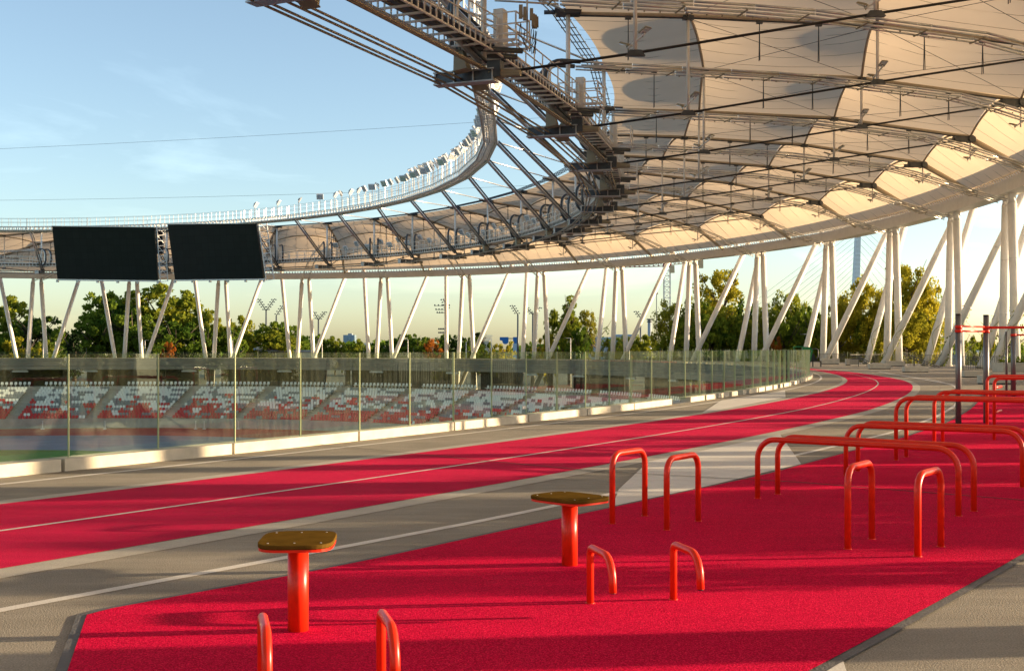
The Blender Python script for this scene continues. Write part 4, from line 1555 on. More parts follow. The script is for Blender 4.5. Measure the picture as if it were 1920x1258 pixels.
tag(allr.build('stadium_seats', [M['seat_white'], M['seat_grey'], M['seat_red']]), 'rows of white, grey and red plastic seats in the far stand', 'seats', None, 'stuff')

# concourse under the far slab
cw = thing('concourse_wall', E(13, 90, GZ), 'dark concourse wall with open gaps under the far deck slab', 'wall')
for a, b in ((56, 62), (64.5, 69), (71.5, 77), (83, 87), (90, 100), (102.5, 112), (114, 123), (124.5, 140)):
    mb = MB()
    pp = prange(a, b, 1)
    vs, fs = [], []
    for p in pp:
        vs += [E(12, p, GZ), E(12.4, p, GZ), E(12.4, p, -1.95), E(12, p, -1.95)]
    for i in range(len(pp) - 1):
        for u, v in ((0, 1), (1, 2), (2, 3), (3, 0)):
            fs.append((i * 4 + u, i * 4 + 4 + u, i * 4 + 4 + v, i * 4 + v))
    fs += [(0, 1, 2, 3), tuple((len(pp) - 1) * 4 + k for k in (3, 2, 1, 0))]
    mb.add(vs, fs)
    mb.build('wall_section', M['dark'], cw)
pp = arcs(6, 52, 140, 8.5)
pr_ = None
for k, p in enumerate(pp):
    q = E(6, p, -4.75)
    lab = 'round dark concrete pillar under the far deck slab, %s from the right' % ORD[k + 1]
    if pr_ is None:
        mb = MB().path([q, q + Vector((0, 0, 2.85))], .45, 14)
        mb.box(q + Vector((0, 0, .08)), (1.1, 1.1, .16))
        mb.box(q + Vector((0, 0, 2.72)), (1.3, 1.3, .2))
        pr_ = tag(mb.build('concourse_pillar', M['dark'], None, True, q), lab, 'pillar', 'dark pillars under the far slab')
    else:
        dup(pr_, q, None, lab)
lt = None
for k, p in enumerate((57, 63, 70, 76, 85.5, 94, 103.5, 112.5, 121, 126.5)):
    q = E(.9, p, -2.2)
    o, t = outward(p)
    lab = 'long white strip light under the far slab, %s from the right' % ORD[k + 1]
    mb = MB().box(q, (2.6, .2, .22), (t, o, Vector((0, 0, 1))), 0)
    mb.box(q + Vector((0, 0, .16)), (2.2, .06, .3), (t, o, Vector((0, 0, 1))), 1)
    tag(mb.build('strip_light', [M['lampw'], M['galv']], None, False, q), lab, 'strip light', 'strip lights under the far slab')
for k, x in enumerate((80, 197, 367, 383, 447, 562, 641)):
    q = gp(x, 804.5, -11.1)
    mb = MB().tube(q, q + Vector((0, 0, 1.25)), .07)
    mb.box(q + Vector((0, 0, .06)), (.45, .45, .12))
    mb.box(q + Vector((0, 0, 1.28)), (.2, .2, .1))
    tag(mb.build('marker_post', M['white'], None, False, q), 'thin white post at the foot of the far stand wall, %s from the left' % ORD[k + 1], 'post', 'white posts by the far stand wall')

# ------------------------------------------------------------------ trees
def crown_mesh(seed, rx, rz, n_cl, per, leaf, shape='round', gap=0.0):
    r = random.Random(seed)
    mb = MB()
    for k in range(n_cl):
        while True:
            u = Vector((r.uniform(-1, 1), r.uniform(-1, 1), r.uniform(-1, 1)))
            if .25 < u.length < 1: break
        if shape == 'poplar':
            f = 1 - .85 * max(0, u.z) - .15 * max(0, -u.z)
            c = Vector((u.x * rx * f, u.y * rx * f, u.z * rz))
        elif shape == 'cone':
            f = (1 - (u.z + 1) / 2) ** .9
            c = Vector((u.x * rx * f, u.y * rx * f, u.z * rz))
        elif shape == 'vase':
            f = .45 + .55 * (u.z + 1) / 2
            c = Vector((u.x * rx * f, u.y * rx * f, u.z * rz))
        else:
            c = Vector((u.x * rx, u.y * rx, u.z * rz))
        cr_ = r.uniform(.10, .22) * (rx + rz) * .5
        if shape in ('vase',): cr_ *= .8
        for j in range(per):
            while True:
                v = Vector((r.uniform(-1, 1), r.uniform(-1, 1), r.uniform(-1, 1)))
                if v.length < 1: break
            p = c + Vector((v.x, v.y, v.z * .75)) * cr_
            s = leaf * r.uniform(.6, 1.35)
            a = Vector((r.gauss(0, 1), r.gauss(0, 1), r.gauss(0, 1))).normalized()
            b = a.orthogonal().normalized()
            ang = r.uniform(0, 6.28)
            b = b * cos(ang) + a.cross(b) * sin(ang)
            e = a.cross(b)
            # a folded leaf clump of two triangles
            mb.add([p - b * s * .6, p + e * s * .34 - a * s * .1, p + b * s * .6, p - e * s * .34 - a * s * .1], [(0, 1, 2, 3)])
    return mb
def trunk_mesh(seed, h, rz, rx, r0=.03):
    r = random.Random(seed)
    mb = MB()
    R0 = h * r0
    top = Vector((r.uniform(-.3, .3), r.uniform(-.3, .3), h * .8))
    p1 = Vector((r.uniform(-.2, .2), r.uniform(-.2, .2), h * .35))
    mb.path([Vector((0, 0, -.3)), p1, top], [R0, R0 * .75, R0 * .15], 7)
    for k in range(9):
        a = r.uniform(0, 6.28)
        s = r.uniform(.2, .75)
        st = p1 * (1 - s) + top * s if s > .35 else Vector((0, 0, 0)) + p1 * (s / .35)
        q = st + Vector((cos(a) * rx * r.uniform(.5, .95), sin(a) * rx * r.uniform(.5, .95), h * r.uniform(.12, .35)))
        m_ = (st + q) / 2 + Vector((0, 0, -h * .03))
        mb.path([st, m_, q], [R0 * .42, R0 * .28, R0 * .08], 5)
    return mb
KINDS = {}
def kind_mesh(k, seed, rx, rz, h, n_cl, per, leaf, shape, m, r0=.03):
    cb = crown_mesh(seed, rx, rz, n_cl, per, leaf, shape)
    cb.v = [(x, y, z + h - rz) for x, y, z in cb.v]
    c = cb.build('crown', M[m])
    t = trunk_mesh(seed + 5, h, rz, rx, r0).build('trunk', M['bark'], None, True)
    KINDS[k] = (c.data, t.data, h)
    bpy.data.objects.remove(c)
    bpy.data.objects.remove(t)
kind_mesh('broad1', 1, 6.2, 5.4, 13, 85, 60, .62, 'round', 'leaf_a')
kind_mesh('broad2', 2, 6.0, 5.2, 13, 85, 60, .60, 'round', 'leaf_b')
kind_mesh('broad3', 3, 4.6, 5.6, 13, 60, 55, .60, 'round', 'leaf_a')
kind_mesh('sparse1', 4, 5.2, 6.2, 13, 120, 70, .36, 'round', 'leaf_b', .022)
kind_mesh('sparse2', 5, 5.0, 6.2, 13, 120, 68, .35, 'vase', 'leaf_c', .022)
kind_mesh('yellow', 6, 5.0, 6.2, 13, 130, 75, .36, 'round', 'leaf_c', .022)
kind_mesh('poplar', 7, 2.9, 5.8, 13, 60, 60, .5, 'poplar', 'leaf_b')
kind_mesh('conifer', 8, 3.4, 6.2, 13, 70, 50, .5, 'cone', 'leaf_e')
kind_mesh('rust', 9, 5.0, 5.2, 13, 60, 50, .55, 'round', 'leaf_d')
kind_mesh('shrub', 10, 7.5, 6.3, 13, 60, 50, .8, 'round', 'leaf_c')
kind_mesh('shrubg', 12, 7.5, 6.3, 13, 60, 50, .8, 'round', 'leaf_b')
kind_mesh('bare', 11, 4.6, 5.2, 13, 26, 10, .35, 'vase', 'leaf_a', .02)
NICE = dict(broad1='full dark green tree', broad2='full olive green tree', broad3='narrow dark green tree', sparse1='airy green tree with open branches', sparse2='airy tree with yellowing leaves', yellow='yellow autumn tree', poplar='tall pointed poplar-like tree', conifer='dark pointed conifer', rust='rust red autumn tree', shrub='yellowish bush', shrubg='olive green bush', bare='nearly bare thin tree')
CATN = dict(shrub='bush', shrubg='bush')
def tree(k, x, ytop, wpx, Y, where, base=GZ):
    p = at(x, HZ, Y)
    p.z = base
    top = EYE + (HZ - ytop) * Y / FPX
    c, tr, h = KINDS[k]
    s = (top - base) / h
    nm = {'shrub': 'bush', 'shrubg': 'bush', 'conifer': 'conifer_tree', 'poplar': 'poplar_tree', 'bare': 'bare_tree'}.get(k, 'broadleaf_tree')
    t = thing(nm, p, NICE[k] + ' ' + where, CATN.get(k, 'tree'), 'trees and bushes around the stadium', RN.uniform(0, 6.28))
    wid = max(v.co.x for v in c.vertices) - min(v.co.x for v in c.vertices)
    sx = 1.2 * wpx * Y / FPX / wid
    for nm_, me in (('crown', c), ('trunk', tr)):
        o = bpy.data.objects.new(nm_, me)
        COL.objects.link(o)
        o.parent = t
        o.scale = (sx, sx, s)
    return t
TREES = [
 ('broad2', 8, 558, 100, 285, 'at the left edge behind the first columns'), ('broad1', 70, 588, 95, 280, 'behind the leftmost narrow column pair'),
 ('broad3', 105, 612, 50, 270, 'right of the leftmost narrow column pair, low'), ('shrub', 40, 630, 75, 255, 'in front of the leftmost trees'),
 ('shrubg', 88, 634, 60, 252, 'between the legs of the leftmost narrow pair'), ('conifer', 140, 622, 40, 262, 'between the leftmost dark trees and the big tree'),
 ('broad1', 205, 541, 125, 290, 'below the left video screen, the big left crown'), ('broad2', 300, 538, 150, 292, 'below the gap of the screens, the big right crown'),
 ('broad1', 250, 575, 110, 282, 'filling the foot between the two big crowns'), ('broad2', 362, 578, 80, 288, 'at the right flank of the big crowns'),
 ('broad1', 330, 600, 100, 278, 'low in front of the big right crown'), ('rust', 316, 640, 26, 250, 'by the foot of the big crowns, small'),
 ('broad2', 398, 592, 50, 286, 'right of the big crowns'), ('broad2', 448, 594, 60, 300, 'below the right screen, yellowish tops'),
 ('broad1', 432, 610, 60, 285, 'left of the V-shaped light masts'), ('broad3', 488, 606, 66, 310, 'around the foot of the V-shaped light mast, left'),
 ('broad1', 530, 600, 76, 308, 'around the foot of the V-shaped light mast, right'), ('broad2', 508, 622, 90, 300, 'low between the V-shaped masts'),
 ('broad1', 572, 627, 50, 320, 'behind the narrow pair right of the screens'), ('broad3', 604, 626, 50, 330, 'beside the third V-shaped light mast'), ('broad2', 628, 632, 40, 330, 'left of the blue glass tower'),
 ('shrubg', 646, 648, 20, 335, 'at the foot of the blue glass tower'), ('broad2', 668, 637, 34, 340, 'right of the blue glass tower'), ('shrubg', 690, 650, 40, 340, 'in the gap right of the blue glass tower'),
 ('broad3', 734, 634, 36, 330, 'behind the fourth narrow pair from the screens'), ('broad1', 762, 624, 60, 330, 'left of the rust red tree'), ('broad1', 790, 630, 50, 328, 'next to the rust red tree, left'),
 ('rust', 812, 634, 34, 320, 'under the leaning columns near the centre left'), ('broad3', 832, 621, 44, 330, 'at the foot of the many-armed light mast'), ('broad3', 860, 628, 40, 330, 'right of the many-armed light mast'),
 ('conifer', 897, 621, 36, 330, 'right of the column pair at the many-armed mast'), ('broad1', 884, 630, 40, 325, 'before the dark conifer'), ('shrubg', 922, 640, 40, 320, 'left of the blue and white building'),
 ('shrub', 945, 638, 44, 300, 'in front of the blue and white building'), ('broad3', 990, 640, 26, 310, 'right of the blue and white building'),
 ('poplar', 1068, 556, 54, 240, 'standing out near the photo centre'), ('broad2', 1045, 584, 46, 245, 'left of the tall poplar'), ('shrub', 1022, 625, 44, 240, 'at the foot of the tall poplar, left'),
 ('sparse2', 1098, 578, 40, 246, 'right of the tall poplar, yellowish'), ('broad1', 1086, 610, 46, 236, 'in front of the tall poplar'), ('bare', 1122, 592, 40, 238, 'right of the tall poplar'), ('shrubg', 1140, 632, 30, 200, 'behind the glass, pale leaves near the sixth pair'),
 ('broad3', 1160, 628, 50, 260, 'left of the thin lamp mast'), ('sparse1', 1180, 622, 56, 250, 'by the grey roofs right of centre'), ('broad2', 1212, 630, 50, 245, 'below the chimney'), ('rust', 1170, 634, 30, 262, 'by the grey roofs right of centre'),
 ('sparse1', 1262, 552, 76, 205, 'in front of the tower crane'), ('sparse1', 1310, 545, 90, 200, 'right of the tower crane'), ('sparse2', 1352, 500, 105, 205, 'tall one right of the tower crane with yellow top'),
 ('sparse1', 1345, 560, 110, 195, 'in the middle of the airy group'), ('broad1', 1300, 600, 90, 195, 'low below the airy group'), ('broad1', 1372, 590, 80, 192, 'low right in the airy group'), ('broad3', 1395, 560, 60, 198, 'at the right flank of the airy group'),
 ('rust', 1452, 630, 28, 178, 'low, left of the pylon'), ('sparse1', 1440, 560, 70, 190, 'left in the group before the pylon cables'), ('sparse1', 1482, 532, 88, 192, 'middle of the group before the pylon cables'),
 ('broad1', 1470, 590, 90, 185, 'low in the group before the pylon cables'), ('broad1', 1530, 580, 70, 184, 'dark one left of the yellow trees'), ('yellow', 1590, 545, 80, 178, 'at the foot of the pylon, left'),
 ('yellow', 1622, 515, 80, 175, 'at the foot of the pylon, right'), ('broad2', 1560, 600, 70, 180, 'low left of the pylon foot'), ('broad2', 1640, 585, 70, 172, 'low right of the pylon foot'),
 ('sparse2', 1692, 488, 100, 165, 'tallest of the yellow group right of the pylon'), ('yellow', 1735, 520, 80, 162, 'right in the yellow group'), ('yellow', 1700, 570, 110, 158, 'low and bright in the yellow group'),
 ('broad1', 1285, 590, 80, 198, 'low under the crane side of the airy group'), ('broad1', 1330, 585, 90, 190, 'low middle of the airy group'),
 ('broad2', 1415, 585, 60, 196, 'between the airy group and the pylon cables'), ('broad1', 1500, 570, 70, 188, 'behind the slim lamp over the green machine'),
 ('yellow', 1575, 560, 60, 174, 'dense and low at the pylon foot'), ('yellow', 1655, 545, 70, 170, 'between the pylon foot and the tallest yellow tree'), ('sparse1', 1715, 500, 90, 166, 'greenish at the right of the tallest yellow tree'),
 ('broad1', 180, 600, 90, 280, 'low left of the big left crown'), ('broad1', 275, 610, 90, 276, 'low before the two big crowns'), ('broad1', 232, 556, 90, 284, 'between the two big crowns'), ('broad1', 385, 612, 60, 282, 'low right of the big crowns'), ('broad1', 30, 605, 90, 278, 'low at the left edge'), ('broad3', 545, 618, 60, 306, 'low right of the V-shaped mast'), ('broad1', 710, 640, 50, 335, 'low behind a leaning column'), ('broad1', 780, 634, 60, 326, 'low before the rust red tree'),
 ('shrub', 1668, 640, 50, 150, 'behind the first stairs'), ('shrub', 1745, 636, 44, 146, 'behind the second stairs'), ('bare', 1792, 590, 50, 150, 'behind the first grey post'),
 ('shrubg', 1830, 628, 50, 170, 'between the grey posts'), ('shrub', 1852, 622, 30, 130, 'beside the leaning column at the right edge'), ('bare', 1888, 566, 62, 140, 'at the right edge'), ('broad1', 1905, 640, 40, 150, 'at the right edge, low'),
 ('broad1', 1835, 636, 70, 330, 'far away between the grey posts'), ('broad1', 1770, 640, 50, 330, 'far away left of the first grey post'),
]
for a in TREES:
    tree(*a)
# trees beyond the right-hand side, outside the photo: they break up the low sun
for k, (x, y, h_, wm) in enumerate(((74, 6, 15, 11), (80, 22, 17, 9), (70, 40, 15, 9), (78, 52, 18, 9), (84, 20.5, 19, 6.5), (72, 66, 16, 12), (76, 82, 17, 11), (82, 97, 18, 10), (90, 112, 17, 12))):
    c, tr, h = KINDS[('broad1', 'sparse1', 'broad2', 'sparse2')[k % 4]]
    t = thing('broadleaf_tree', (x, y, GZ), 'green tree outside the right edge of the photo, %s in its row' % ORD[k + 1], 'tree', 'trees outside the right edge', k * 1.3)
    for nm_, me in (('crown', c), ('trunk', tr)):
        o = bpy.data.objects.new(nm_, me)
        COL.objects.link(o)
        o.parent = t
        o.scale = (wm / 12, wm / 12, h_ / h)
# far wood that closes the horizon
mb = MB()
r = random.Random(77)
for k in range(2600):
    a = r.uniform(-.75, .75)
    Y = r.uniform(560, 720)
    p = Vector((math.tan(a) * Y, Y, 0))
    hh = 5 + 4 * abs(sin(p.x * .021)) + 2.5 * sin(p.x * .08)
    for j in range(5):
        c = p + Vector((r.uniform(-7, 7), r.uniform(-5, 5), GZ + r.uniform(0, hh)))
        s = r.uniform(.9, 2.0)
        u = Vector((r.gauss(0, 1), r.gauss(0, .6), r.gauss(0, .5))).normalized() * s
        v = Vector((r.gauss(0, .5), r.gauss(0, .5), 1)).normalized() * s * .8
        mb.quad(c - u - v, c + u - v * .6, c + u * .7 + v, c - u * .8 + v * .7)
tag(mb.build('far_wood', M['leaf_a']), 'dark band of far-off trees on the horizon', 'wood', None, 'stuff')

# ------------------------------------------------------------------ light masts, lamps, buildings, crane, pylon
def mast(x, ytop, ybr, Y, arms, label):
    b = at(x, HZ, Y)
    b.z = GZ
    t = thing('light_mast', b, label, 'light mast', 'sports light masts beyond the stadium')
    zt = EYE + (HZ - ytop) * Y / FPX
    zb = EYE + (HZ - ybr) * Y / FPX
    MB().path([b, Vector((b.x, b.y, zb))], [.32, .2], 8).build('pole', M['steel'], t, True)
    for dx, n in arms:
        mb = MB()
        p = Vector((b.x, b.y, zb))
        q = Vector((b.x + dx * Y / FPX, b.y, zt))
        mb.path([p, q], .14, 6)
        mb.build('arm', M['steel'], t)
        for k in range(n):
            c = p + (q - p) * ((k + .6) / n)
            for off in (-.55, .55):
                MB().box(c + Vector((off, -.2, .0)), (.46, .4, .28), None, 0, .7).build('lamp_head', M['steel'], t)
    return t
mast(499, 560, 583, 330, ((16, 5), (-15, 5)), 'V-shaped sports light mast left of the first leaning pair right of the screens')
mast(518, 572, 592, 345, ((13, 4),), 'one-armed sports light mast right of the V-shaped one below the right screen')
mast(597, 584, 600, 335, ((13, 4), (-9, 3)), 'V-shaped sports light mast between the second and third column groups right of the screens')
MM = mast(839, 560, 580, 300, ((-8, 4),), 'many-armed sports light mast left of a column pair near the centre')
mast(971, 572, 590, 310, ((-11, 4),), 'bent-armed sports light mast above the blue and white building')
mast(999, 576, 590, 320, ((-13, 4), (14, 3)), 'V-shaped sports light mast hidden behind a column right of the blue building')
mast(1201, 583, 596, 320, ((-9, 3),), 'bent-armed sports light mast right of the tall poplar')
b = at(838, HZ, 300)
for zz, w_ in ((12.4, 3.6), (11.4, 3.0), (10.6, 2.4), (6.5, 1.6), (5.6, 1.6)):
    mb = MB()
    mb.bar((b.x - 1.2 - w_ / 2, 299.8, zz), (b.x - 1.2 + w_ / 2, 299.8, zz), .12, .12)
    for k in range(5):
        mb.bar((b.x - 1.2 - w_ / 2 + w_ * k / 4, 299.6, zz - .1), (b.x - 1.2 - w_ / 2 + w_ * k / 4, 299.6, zz + .3), .45, .3)
    mb.build('lamp_rack', M['steel'], MM)
def street_lamp(x, ytop, Y, arm, label):
    b = at(x, HZ, Y)
    b.z = GZ
    zt = EYE + (HZ - ytop) * Y / FPX
    t = thing('street_lamp', b, label, 'street lamp', 'slim street lamps around the stadium')
    MB().path([b, Vector((b.x, b.y, zt))], [.10, .06], 8).build('pole', M['pale'], t, True)
    MB().bar(Vector((b.x, b.y, zt)), Vector((b.x + arm, b.y, zt + .05)), .09, .09).build('arm', M['pale'], t)
    MB().box((b.x + arm * 1.1, b.y, zt + .02), (.5, .22, .1)).build('lamp_head', M['steel'], t)
for x, yt, Y, arm, lab in ((81, 637, 245, .5, 'slim street lamp between the legs of the leftmost narrow pair'), (104, 640, 250, .4, 'slim street lamp right of the leftmost narrow pair'), (272, 638, 250, .4, 'slim street lamp below the big crowns'), (436, 637, 245, .5, 'slim street lamp below the right screen'), (604, 637, 245, -1.0, 'slim street lamp right of the third V-shaped mast'), (765, 637, 250, -.6, 'slim street lamp left of the rust red tree'), (874, 641, 240, .4, 'slim street lamp behind the column pair at the many-armed mast'), (921, 634, 240, -1.1, 'slim street lamp left of the blue and white building'), (1070, 634, 225, -1.0, 'slim street lamp at the foot of the tall poplar'), (1180, 641, 220, -.5, 'slim street lamp by the grey roofs right of centre'), (1308, 632, 200, -.6, 'slim street lamp in front of the airy trees'), (1372, 630, 195, -.9, 'slim street lamp right in the airy trees'), (1517, 627, 170, -.9, 'slim street lamp above the green fitness machine'), (1571, 630, 175, .3, 'slim street lamp left of the pylon foot'), (1722, 630, 160, .3, 'slim street lamp behind the second stairs'), (1764, 633, 158, .3, 'slim street lamp left of the first grey post')):
    street_lamp(x, yt, Y, arm, lab)
b = at(1231, HZ, 420)
mb = MB().path([(b.x, b.y, GZ), (b.x, b.y, at(0, 552, 420).z)], [.22, .12], 8)
mb.path([(b.x, b.y, at(0, 552, 420).z), (b.x, b.y, at(0, 550.5, 420).z), (b.x, b.y, at(0, 547.5, 420).z)], [.35, .7, .35], 10)
tag(mb.build('thin_mast', M['steel'], None, True, (b.x, b.y, GZ)), 'thin dark mast with a small ball top left of the tower crane', 'mast')

# buildings
def block(x0, x1, yt, Y, dep, yb=None):
    p, q = at(x0, yt, Y), at(x1, yt, Y)
    z0 = GZ if yb is None else at(0, yb, Y).z
    return (p.x + q.x) / 2, (q.x - p.x), z0, p.z
bt = thing('glass_tower', at(654, HZ, 900), 'distant blue glass office tower seen between leaning columns', 'tower')
cx_, wd, z0, z1 = block(643.5, 665, 628, 900, 10)
MB().box((cx_, 905, (z0 + z1) / 2), (wd, 10, z1 - z0)).build('facade', M['blueglass'], bt)
mb = MB()
for k in range(9):
    z = z1 - (k + .5) * 1.35
    mb.box((cx_, 899.9, z), (wd, .2, .28))
for k in range(8):
    mb.box((cx_ - wd / 2 + wd * (k + .5) / 8, 899.85, (z1 + 0) / 2 + 1), (.18, .2, z1 - 2))
mb.build('mullion_grid', M['paleblue'], bt)
MB().box((cx_ + .4, 905, z1 + .6), (wd * .35, 4, 1.2)).build('roof_plant', M['roofgrey'], bt)
bb = thing('blue_building', at(955, HZ, 420), 'blue and white panel building with a rounded blue sign, near the photo centre', 'building')
cx_, wd, z0, z1 = block(937, 953.5, 632, 420, 6)
mb = MB()
pts = [(-wd / 2, z1), (wd / 2, z1), (wd / 2, z1 - 1.6)]
for k in range(9):
    a = math.pi * k / 8
    pts.append((.45 + (wd / 2 - .45) * cos(a), z1 - 1.5 - 1.0 * sin(a)))
pts.append((-.6, z1 - 1.3))
pts.append((-wd / 2, z1 - 1.1))
n = len(pts)
mb.add([(cx_ + x, 420, z) for x, z in pts] + [(cx_ + x, 421.5, z) for x, z in pts], [tuple(range(n - 1, -1, -1)), tuple(range(n, 2 * n))] + [(i, (i + 1) % n, n + (i + 1) % n, n + i) for i in range(n)])
mb.build('round_sign', M['blue'], bb)
cx2, wd2, z0, z1b = block(962, 973, 632, 420, 6)
MB().box((cx2, 423, (z1b + .0 + z1b - 2.2) / 2), (wd2, 6, 2.2)).build('blue_top', M['blue'], bb)
MB().box((cx2, 423, (GZ + z1b - 2.21) / 2), (wd2, 6, z1b - 2.21 - GZ)).build('pale_shaft', M['paleblue'], bb)
MB().bar((cx_ + wd / 2, 420.8, z1 - .5), (cx2 - wd2 / 2, 420.8, z1 - .5), .4, .3).build('bridge_bar', M['steel'], bb)
lb = thing('low_hall', at(520, HZ, 300), 'long low grey hall roof below the right screen', 'building')
cx_, wd, z0, z1 = block(440, 585, 656.5, 300, 8)
MB().box((cx_, 304, (GZ + z1 - .4) / 2), (wd, 8, z1 - .4 - GZ)).build('wall', M['concrete'], lb)
MB().box((cx_, 304, z1 - .18), (wd + .6, 8.6, .36)).build('roof', M['roofgrey'], lb)
cv = thing('parked_van', at(487, HZ, 296), 'white van-like machine on the low hall roof below the right screen', 'van')
q = at(487, 655, 296)
q.z = z1 + .01
MB().box(q + Vector((0, 0, .45)), (1.5, .8, .7), None, 0, .9).build('body', M['white'], cv)
MB().box(q + Vector((-1.1, 0, .3)), (.8, .8, .45), None, 0, .8).build('cab', M['paleblue'], cv)
for s in (-.9, .5):
    MB().path([q + Vector((s, -.42, .12)), q + Vector((s, .42, .12))], .12, 10).build('wheel', M['cap'], cv)
for k, (x0, x1, yt, Y, nm) in enumerate(((1105, 1150, 632, 520, 'grey-blue industrial hall behind the bare tree'), (1152, 1190, 627, 560, 'taller grey-blue industrial hall left of the chimney'), (676, 700, 643, 600, 'pale low hall right of the blue glass tower'), (700, 722, 648, 620, 'small pale shed right of the pale low hall'), (1588, 1600, 648, 260, 'small pale blue kiosk behind the yellow trees'), (1815, 1850, 657, 240, 'low white wall far between the grey posts'))):
    t = thing('industrial_hall', at((x0 + x1) / 2, HZ, Y), nm, 'building')
    cx_, wd, z0, z1 = block(x0, x1, yt, Y, 12)
    MB().box((cx_, Y + 6, (GZ + z1 - .8) / 2), (wd, 12, z1 - .8 - GZ)).build('wall', M['roofgrey' if k != 2 else 'kerb'], t)
    MB().box((cx_, Y + 6, z1 - .4), (wd * 1.02, 12.4, .78)).build('roof', M['paleblue' if k < 2 else 'white'], t)
    mb = MB()
    for j in range(4):
        mb.box((cx_ - wd * .36 + wd * .24 * j, Y - .06, z1 - 2.4), (wd * .12, .1, 1.0))
    mb.build('window_row', M['steel'], t)
ch = thing('chimney', at(1218, HZ, 520), 'grey industrial chimney with a collar, left of the tower crane', 'chimney')
b = at(1218, HZ, 520)
zt = at(0, 600, 520).z
MB().path([(b.x, b.y, GZ), (b.x, b.y, zt)], [1.0, .8], 12).build('shaft', M['roofgrey'], ch, True)
MB().path([(b.x, b.y, zt - 1.0), (b.x, b.y, zt - .5)], 1.2, 12).build('collar', M['steel'], ch, True)
MB().path([(b.x, b.y, zt), (b.x, b.y, zt + .5)], 1.3, 12).build('cap', M['steel'], ch, True)
ls = thing('lattice_arena', at(909, HZ, 700), 'pale flared lattice rim of a far arena right of the dark conifer', 'arena')
mb = MB()
b = at(909, 628, 700)
for k in range(14):
    u = (k / 13 - .5)
    mb.bar((b.x + u * 5, 700, b.z - 3.4), (b.x + u * 8, 700, b.z), .12, .12)
    mb.bar((b.x + u * 5, 700, b.z - 3.4), (b.x + (u + .12) * 8, 700, b.z), .12, .12)
mb.build('lattice', M['pale'], ls)
MB().box((b.x, 702, (b.z - 3.5 + GZ) / 2), (5, 4, b.z - 3.5 - GZ)).build('drum', M['kerb'], ls)

# tower crane
def lattice(mb, p, q, w_, n, r=.07, up=Vector((0, 1, 0))):
    p, q = Vector(p), Vector(q)
    d = (q - p).normalized()
    a = d.cross(up).normalized() * w_ / 2
    b = a.cross(d).normalized() * w_ / 2
    cs = [a + b, a - b, -a - b, -a + b]
    for c in cs:
        mb.bar(p + c, q + c, r * 2, r * 2)
    for k in range(n):
        s, e = p + (q - p) * (k / n), p + (q - p) * ((k + 1) / n)
        for j in range(4):
            c1, c2 = cs[j], cs[(j + 1) % 4]
            mb.bar(s + c1, e + c2, r * 1.3, r * 1.3)
            mb.bar(s + c1, s + c2, r * 1.3, r * 1.3)
tcn = thing('tower_crane', at(1250, HZ, 330), 'tower crane with a dark red jib half hidden by the roof edge', 'crane')
b = at(1250.5, HZ, 330)
zj = at(0, 497, 330).z
mb = MB()
lattice(mb, (b.x, 330, GZ), (b.x, 330, zj), 1.7, 20, .09)
mb.build('mast', M['pale'], tcn)
mb = MB()
lattice(mb, (b.x - 1, 330, zj + .2), (b.x - 30, 330, zj - .6), 1.1, 22, .08)
mb.build('jib', M['cranered'], tcn)
mb = MB()
lattice(mb, (b.x + 1, 330, zj + .6), (b.x + 10, 331, zj + 1.5), 1.1, 8, .08)
mb.build('counter_jib', M['cranetan'], tcn)
MB().box((at(1313, 0, 331).x, 331, at(0, 494, 331).z), (1.5, 1.4, 2.6), None, 0, .95).build('counterweight', M['cranetan'], tcn)
MB().box((b.x + 1.3, 329.3, zj - 1.2), (1.3, 1.4, 2.0), None, 0, .9).build('cab', M['cranetan'], tcn)
MB().box((b.x, 330, zj + .1), (2.2, 2.2, 1.3), None, 0, .8).build('slewing_unit', M['cranered'], tcn)
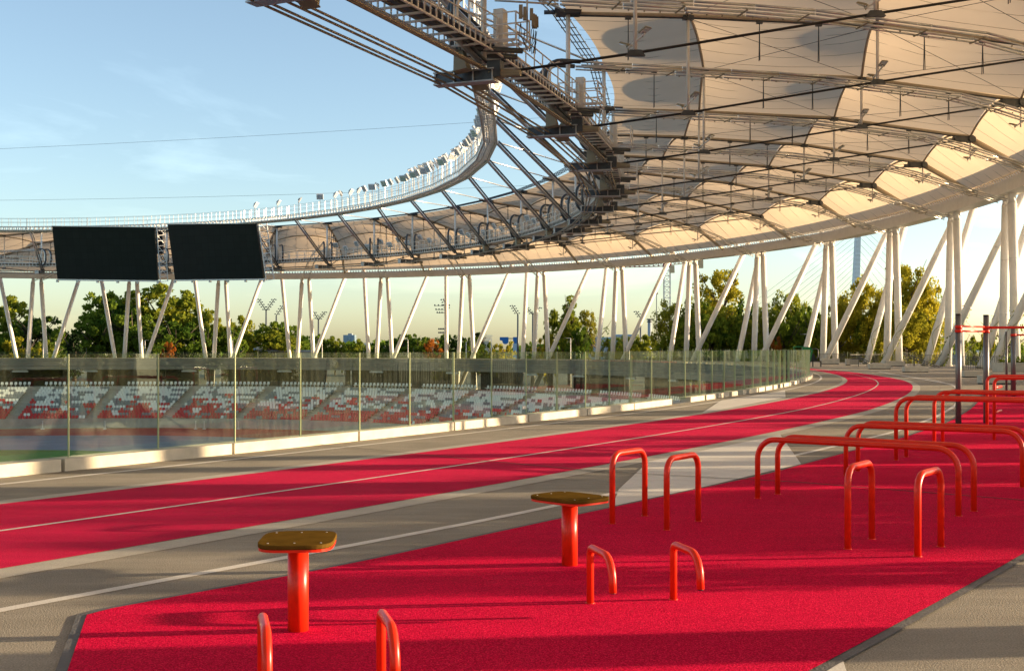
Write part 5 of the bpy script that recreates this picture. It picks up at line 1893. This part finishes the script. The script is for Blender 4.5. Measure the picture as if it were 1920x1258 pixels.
# cable-stayed pylon
YP = 420
pyl = thing('bridge_pylon', at(1602, HZ, YP), 'pale blue leaning pylon with fans of thin stay cables behind the columns on the right', 'pylon')
pb, pt_ = at(1599, HZ, YP), at(1609, 420, YP)
pb.z = GZ
mb = MB().path([pb, pt_], [2.1, 1.15], 4)
for k in range(34):
    s = k / 33
    c = pb + (pt_ - pb) * s
    mb.box(c + Vector((0, -1.5 + s * .6, 0)), (1.6, .5, .25))
mb.build('mast', M['pylon'], pyl)
MB().box(pb + (pt_ - pb) * .50, (3.2, 1.4, .4)).build('platform', M['cranered'], pyl)
for k in range(15):
    s = .48 + .5 * k / 14
    p = pb + (pt_ - pb) * min(1, s + .02)
    MB().tube(p, Vector((at(1560 - 19 * k, 0, YP).x, YP + 14 - k, at(0, 655, YP).z)), .05, 4).build('stay_cable', M['rail'], pyl)
for k in range(11):
    s = .55 + .44 * k / 10
    p = pb + (pt_ - pb) * min(1, s + .02)
    MB().tube(p, Vector((at(1650 + 24 * k, 0, YP).x, YP + 10, at(0, 655, YP).z)), .05, 4).build('stay_cable', M['rail'], pyl)
# overhead power lines far behind
for (xa, ya), (xb, yb), lab in (((-150, 286), (1500, 185), 'upper thin power line crossing the sky'), ((-150, 377), (1200, 338), 'lower thin power line crossing the sky')):
    p, q = at(xa, ya, 420), at(xb, yb, 420)
    mb = MB()
    pts = []
    for k in range(21):
        s = k / 20
        c = p + (q - p) * s
        c.z -= 4 * s * (1 - s) * 1.5
        pts.append(c)
    tag(mb.path(pts, .05, 4).build('power_line', M['black'], None, False, p), lab, 'power line')

# climbing plants at the feet of the leaning columns on the right
k_ = 0
for o in list(bpy.data.objects):
    if o.get('group') != GB or o.parent is not None: continue
    q = Vector(o.location)
    x = 960 + FPX * q.x / q.y if q.y > 20 else -1
    if not (1190 < x < 1990) or k_ >= 8 or q.z < -1: continue
    sh = [c for c in o.children if c.name.startswith('shaft')][0]
    zt = max(v.co.z for v in sh.data.vertices)
    top = sum((Vector(v.co) for v in sh.data.vertices if v.co.z > zt - .3), Vector()) / max(1, len([1 for v in sh.data.vertices if v.co.z > zt - .3]))
    d = top.normalized()
    a, b = d.orthogonal().normalized(), None
    b = d.cross(a)
    r_ = random.Random(300 + k_)
    mb = MB()
    for j in range(150):
        s = 6.2 * r_.random() ** 1.7
        an = r_.gauss(0, .9) + .8 * sin(s * 1.4 + k_)
        p = q + d * s + (a * cos(an) + b * sin(an)) * (.40 + r_.uniform(0, .12))
        u = Vector((r_.gauss(0, 1), r_.gauss(0, 1), r_.gauss(0, 1))).normalized() * .11
        v = u.orthogonal().normalized() * .07
        mb.quad(p - u, p - v, p + u, p + v)
    for j in range(3):
        mb.path([q + d * (.05 + s * .6) + (a * cos(j * 2 + sin(s * .9)) + b * sin(j * 2 + sin(s * .9))) * .42 for s in range(9)], .018, 4)
    k_ += 1
    tag(mb.build('climbing_plant', M['leaf_b'], None, False, q), 'thin climbing plant on the foot of the %s overgrown leaning column from the right' % ORD[k_], 'plant', 'climbing plants on the leaning columns')
